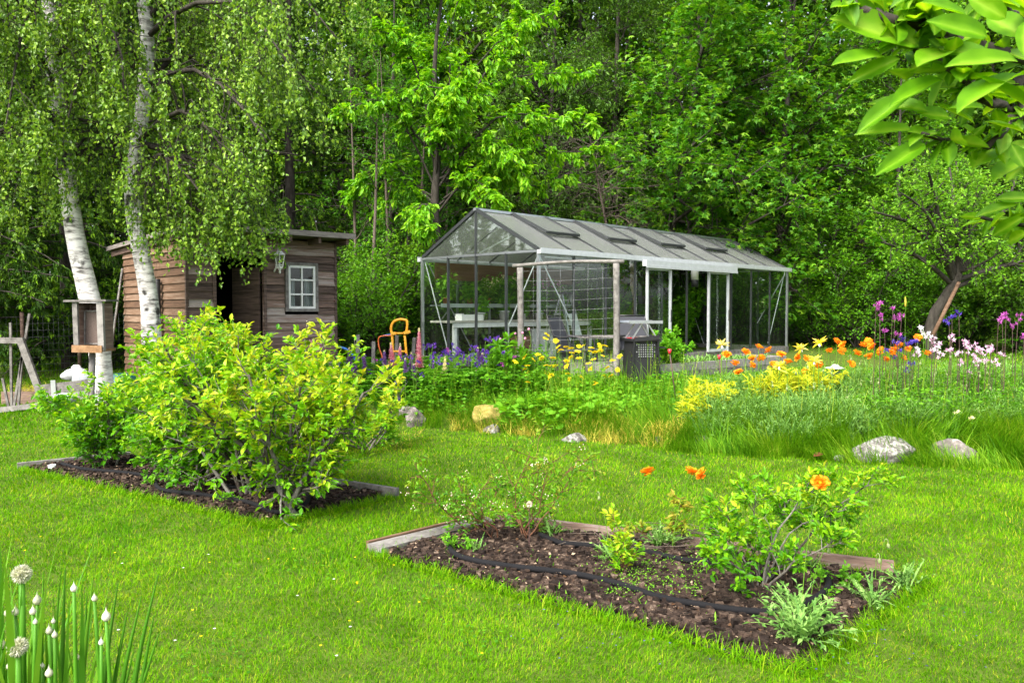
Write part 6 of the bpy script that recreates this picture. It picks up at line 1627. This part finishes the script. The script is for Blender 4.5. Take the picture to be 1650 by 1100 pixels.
# dark trees of the wood: two grown once, then copied
lab_ = 'tall dark broadleaf tree in the wood behind the garden'; grp_ = 'broadleaf trees of the wood behind the garden'
src = [gtree('woodland_tree', lab_, 560, 25.5, 14, .4, 3.6, 'darkleaf', .19, .55, LEAF4, 40, 12, l3(.7), 9, .12, group=grp_), gtree('woodland_tree', lab_, 1130, 28, 15, -.3, 3.8, 'darkleaf', .2, .55, LEAF4, 42, 12, l3(.7), 9, .1, group=grp_)]
for i, (px, D) in enumerate(((700, 27), (820, 29), (930, 28), (1020, 30), (1260, 27), (1370, 29), (1480, 28), (1580, 27), (1690, 26), (420, 27), (300, 26), (180, 25), (60, 24), (-60, 23), (-190, 25), (640, 32), (870, 34), (1080, 34), (1420, 34), (240, 31), (1800, 29), (480, 33), (1620, 33))):
    c = copy_tree(src[i % 2]); c.location = tuple(at(px, D)); c.rotation_euler = (0, 0, U(0, 6.3)); s = U(.85, 1.2); c.scale = (s, s, s * U(.9, 1.1))
# thin pale saplings
for i, (px, D, ht, lx, lab) in enumerate(((598, 17.5, 6.5, .2, 'thin pale sapling trunk right of the shed'), (630, 18.5, 7, -.2, 'thin pale sapling trunk second right of the shed'), (672, 19.5, 7.5, .3, 'thin pale sapling trunk behind the greenhouse gable'), (715, 20.5, 8, .2, 'pale sapling trunk above the greenhouse gable'), (575, 19, 7, -.1, 'thin sapling trunk close behind the shed corner'))):
    gtree('sapling', lab, px, D, ht, lx, .9, 'rowanleaf', .07, .5, LEAF4, 14, 7, None, 6, .45, 'drytwig', 'saplings between shed and greenhouse', r0=.05)
# tangle of bare branches
b = at(985, 20.5); t = thing('dead_bush', 'tangle of bare brown twigs between cherry and maple', 'dead branches', b); tk, rr = rtrunk([b, P(985, 420, 20.5), P(965, 300, 20.5), P(950, 220, 20.)], [.05, .04, .03, .02], 12)
b1, r1 = grow(tk, rr, 46, .35, 1., 1.5, (40, 95), 7, -.02, -.03, .14, .4, .3); b2, r2 = grow(b1, r1, 9, .2, 1., .6, (25, 70), 5, .0, -.05, .15, .6, .3, .003)
m = MB(); tubes(m, tk, rr, 6); tubes(m, b1, r1, 4); tubes(m, b2, r2, 3); m.build('branches', M['drytwig'], t)

# undergrowth shrubs
def ushrub(px, D, ht, spr, leafm, L, label, n=16, name='woodland_shrub', wr=.55, grp='shrubs at the wood edge', dens=9, nst=16, z=None):
    b = at(px, D)
    return shrub(name, label, 'shrub', b, nst, ht, spr, 9, 6, dens, leafm, 'bark', L, wr, LEAF4, group=grp, r0=.025, ang=(8, 42), tl=.25, leafk=dict(upn=1.2, jit=.05, down=.2))


ushrub(1385, 22.2, 2.8, 1.2, 'hedgeleaf', .075, 'large rounded bright hedge shrub beyond the far end of the greenhouse', wr=.6, dens=13, nst=24)
ushrub(1470, 22.0, 2.4, 1.2, 'hedgeleaf', .075, 'rounded hedge shrub right of the largest one', wr=.6, dens=11, nst=18)
ushrub(1318, 22.6, 2.2, .9, 'hedgeleaf', .075, 'lower hedge shrub against the far end of the greenhouse', wr=.6, dens=11)
ushrub(592, 16.6, 1.9, .9, 'hazelleaf', .08, 'leafy raspberry shrub right beside the shed wall')
ushrub(628, 18.0, 2.1, .8, 'hazelleaf', .08, 'leafy shrub between the shed and the greenhouse gable')
ushrub(690, 18.6, 2.2, 1.2, 'darkleaf', .09, 'dark shrub behind the potting bench end of the greenhouse')
for i, (px, D, ht, lab) in enumerate(((780, 20, 2.6, 'dark shrub behind the greenhouse shelf'), (880, 21, 2.6, 'dark shrub behind the middle of the greenhouse'), (980, 22, 2.8, 'dark shrub behind the greenhouse doorway'), (1080, 23, 2.6, 'dark shrub behind the right part of the greenhouse'), (1180, 24, 2.8, 'dark shrub behind the far end of the greenhouse'), (1550, 21.5, 2.0, 'dark shrub behind the prop pole'), (1650, 20, 1.8, 'dark shrub at the right picture edge'), (60, 16.8, 1.4, 'dark shrub behind the left fence'), (170, 17.0, 1.5, 'dark shrub behind the feeder box'), (530, 18, 2.4, 'dark shrub behind the shed corner'))):
    ushrub(px, D, ht, 1.3, 'darkleaf', .10, lab, dens=8)
# far wood closing the view
m = MB(); N = 130000; x = U(-48, 48, N); y = U(34, 46, N); z = h(x, y) + U(0, 1, N) ** .8 * (24 + 5 * noise2(x, y * .2, 6.)); k = noise2(x + z * .5, z, 2.) > -.5; x, y, z = x[k], y[k], z[k]; n = len(x)
leaves(m, np.column_stack([x, y, z]), RS.normal(0, 1, (n, 3)), RS.normal(0, .6, (n, 3)) + [0, -.3, 1], U(.3, .65, n), .6, LEAF4, U(0, .75, n))
tr_ = np.array([[[a, c, float(h(a, c)) - .2], [a + U(-.4, .4), c, 8], [a + U(-.8, .8), c, 20]] for a, c in zip(U(-45, 45, 110), U(33, 45, 110))]); tubes(m, tr_, U(.1, .2, 110)[:, None] * np.array([[1, .8, .4]]), 6, .0)
tag(m.build('far_wood', M['darkleaf']), None, None, kind='stuff')
m = MB(); N = 26000; x = U(-26, 26, N); y = U(17, 34, N); k = ~((y < 24.5) & (x > -3) & (x < 22) & (y - 17 < x * .9)); x, y = x[k], y[k]; n = len(x)
leaves(m, np.column_stack([x, y, h(x, y) + U(0, 1, n) ** 1.5 * .8]), RS.normal(0, 1, (n, 3)), RS.normal(0, .5, (n, 3)) + [0, 0, 1], U(.08, .2, n), .55, LEAF4, U(0, .7, n)); tag(m.build('woodland_undergrowth', M['darkleaf']), None, None, kind='stuff')

# ------------------------------------------------------------------ plum boughs reaching in at the upper right
tb = np.array([2.1, 1.9, 0.]); t = thing('plum_tree', 'large leaves and knobbly boughs of a plum tree reaching in at the upper right corner', 'tree', tb)
m = MB(); tube(m, [tb, tb + [-.05, .0, .9], tb + [-.1, -.1, 1.6], tb + [-.12, -.05, 2.3], tb + [0, 0, 3.2]], [.09, .08, .07, .06, .02], 10, 14); m.build('trunk', M['bark'], t)
def PB(px, py, D): return P(px, py, D)
BO = [([tb + [-.1, -.1, 1.75], PB(1800, 150, 1.5), PB(1700, 110, 1.35), PB(1540, 63, 1.25), PB(1450, 35, 1.2), PB(1410, 18, 1.2), PB(1355, 2, 1.2)], .0095), ([tb + [-.1, -.1, 1.6], PB(1760, 240, 1.5), PB(1660, 190, 1.35), PB(1555, 130, 1.3), PB(1500, 92, 1.25), PB(1445, 58, 1.2)], .007),
      ([tb + [-.08, -.05, 1.5], PB(1720, 160, 1.4), PB(1640, 185, 1.3), PB(1600, 225, 1.25), PB(1560, 230, 1.25), PB(1485, 215, 1.2)], .006), ([tb + [-.08, -.05, 1.45], PB(1800, 300, 1.6), PB(1700, 260, 1.5), PB(1640, 250, 1.45), PB(1590, 240, 1.4)], .006), ([tb + [-.1, -.1, 1.45], PB(1800, 400, 1.7), PB(1700, 370, 1.6), PB(1640, 360, 1.55), PB(1580, 350, 1.5)], .006),
      ([PB(1700, 110, 1.35), PB(1650, 40, 1.3), PB(1600, 0, 1.25), PB(1550, -40, 1.25)], .006), ([PB(1660, 190, 1.35), PB(1590, 160, 1.25), PB(1545, 120, 1.2), PB(1520, 75, 1.2)], .005), ([PB(1540, 63, 1.25), PB(1500, 30, 1.2), PB(1480, -20, 1.2)], .005)]
m = MB(); bp = []
for pts, r in BO:
    c = curve(pts, 26); c += RS.normal(0, .003, c.shape); bp.append(c); rr = np.interp(np.linspace(0, 1, 26), [0, .3, 1], [r * (3.2 if np.linalg.norm(c[0][:2] - tb[:2]) < .2 else 1.4), r * 1.3, r * .5]) * U(.85, 1.2, 26); tubes(m, c[None], rr[None], 8, .4, caps=True)
NL = []      # (base px, tip px, D) of the leaves that read singly in the photo
for (a, b_, D_, w_) in (((1425, 92), (1343, 95), 1.2, .42), ((1480, 75), (1346, 20), 1.2, .4), ((1450, 95), (1366, 130), 1.2, .34), ((1520, 60), (1495, 5), 1.2, .5), ((1590, 60), (1500, 28), 1.1, .42), ((1600, 95), (1505, 72), 1.15, .34), ((1640, 100), (1530, 95), 1.1, .36), ((1585, 175), (1525, 170), 1.15, .5), ((1650, 60), (1590, 20), 1.1, .5), ((1650, 120), (1540, 165), 1.1, .45), ((1660, 180), (1580, 112), 1.1, .3), ((1460, 130), (1430, 105), 1.25, .6), ((1470, 150), (1380, 208), 1.2, .3), ((1520, 130), (1436, 158), 1.2, .3),
                        ((1495, 180), (1400, 160), 1.2, .4), ((1530, 190), (1480, 178), 1.2, .6), ((1470, 210), (1378, 210), 1.2, .36), ((1490, 232), (1415, 275), 1.2, .3), ((1510, 215), (1450, 225), 1.2, .3), ((1570, 200), (1505, 160), 1.2, .4), ((1600, 240), (1570, 262), 1.3, .5), ((1650, 215), (1590, 190), 1.2, .4), ((1660, 260), (1600, 280), 1.3, .4), ((1650, 90), (1655, 30), 1.05, .5), ((1530, 85), (1480, 95), 1.2, .5), ((1500, 110), (1460, 80), 1.2, .5), ((1640, 330), (1570, 345), 1.4, .4), ((1650, 350), (1595, 380), 1.45, .4), ((1620, 345), (1588, 368), 1.45, .45), ((1660, 320), (1605, 318), 1.4, .45), ((1655, 375), (1620, 390), 1.45, .5),
                        ((1560, 30), (1490, -5), 1.15, .5), ((1620, 30), (1560, -10), 1.1, .5), ((1660, 20), (1640, -30), 1.1, .5), ((1560, 110), (1500, 140), 1.25, .5), ((1600, 150), (1660, 150), 1.15, .5), ((1650, 270), (1630, 230), 1.2, .5)):
    NL.append((PB(*a, D_), PB(*b_, D_ + U(-.06, .06)), w_))
m.build('branches', M['bark'], t)
FINE = T_([(x, y, .10 * abs(x) * 2 - .12 * y * y + .012 * math.sin(9 * y + 3 * x)) for y, w_ in ((0, .03), (.12, .3), (.28, .44), (.45, .5), (.62, .46), (.78, .34), (.9, .18), (1, .01)) for x in (-w_, -w_ * .5, -w_ * .06, w_ * .06, w_ * .5, w_)],
          [[[r * 6 + c, r * 6 + c + 1, r * 6 + c + 7, r * 6 + c + 6] for r in range(7) for c in range(5)]])
FV = np.array([(-.12, -.02, .55, .55, -.02, -.12)[c] + (.12 if r % 2 else -.06) * (c not in (2, 3)) for r in range(8) for c in range(6)])
m = MB()
A = np.array([a for a, b_, w_ in NL]); B = np.array([b_ for a, b_, w_ in NL]); Ln = np.linalg.norm(B - A, axis=1)
view = nrm(A - np.array([0, 0, CAMZ])); nn = nrm(-view * .8 + np.array([0, 0, .75]) + RS.normal(0, .3, A.shape)); wr = np.array([w_ for a, b_, w_ in NL])
leaves(m, A, B - A, nn, Ln, wr * 1.0, FINE, U(.1, .7, len(A)), 0, True, FV)
bpa = np.array(bp); p_, d_, idx = along(bpa, 46, .3, 1.); n = len(p_)
dd = nrm(d_ * .5 + RS.normal(0, .7, (n, 3)) + [0, 0, -.1])
leaves(m, p_, dd, nrm(RS.normal(0, .5, (n, 3)) + [0, -.2, 1]), U(.025, .062, n), U(.36, .52, n), FINE, U(0, .8, n), 0, True, FV)
m.build('leaves', M['nearleaf'], t)
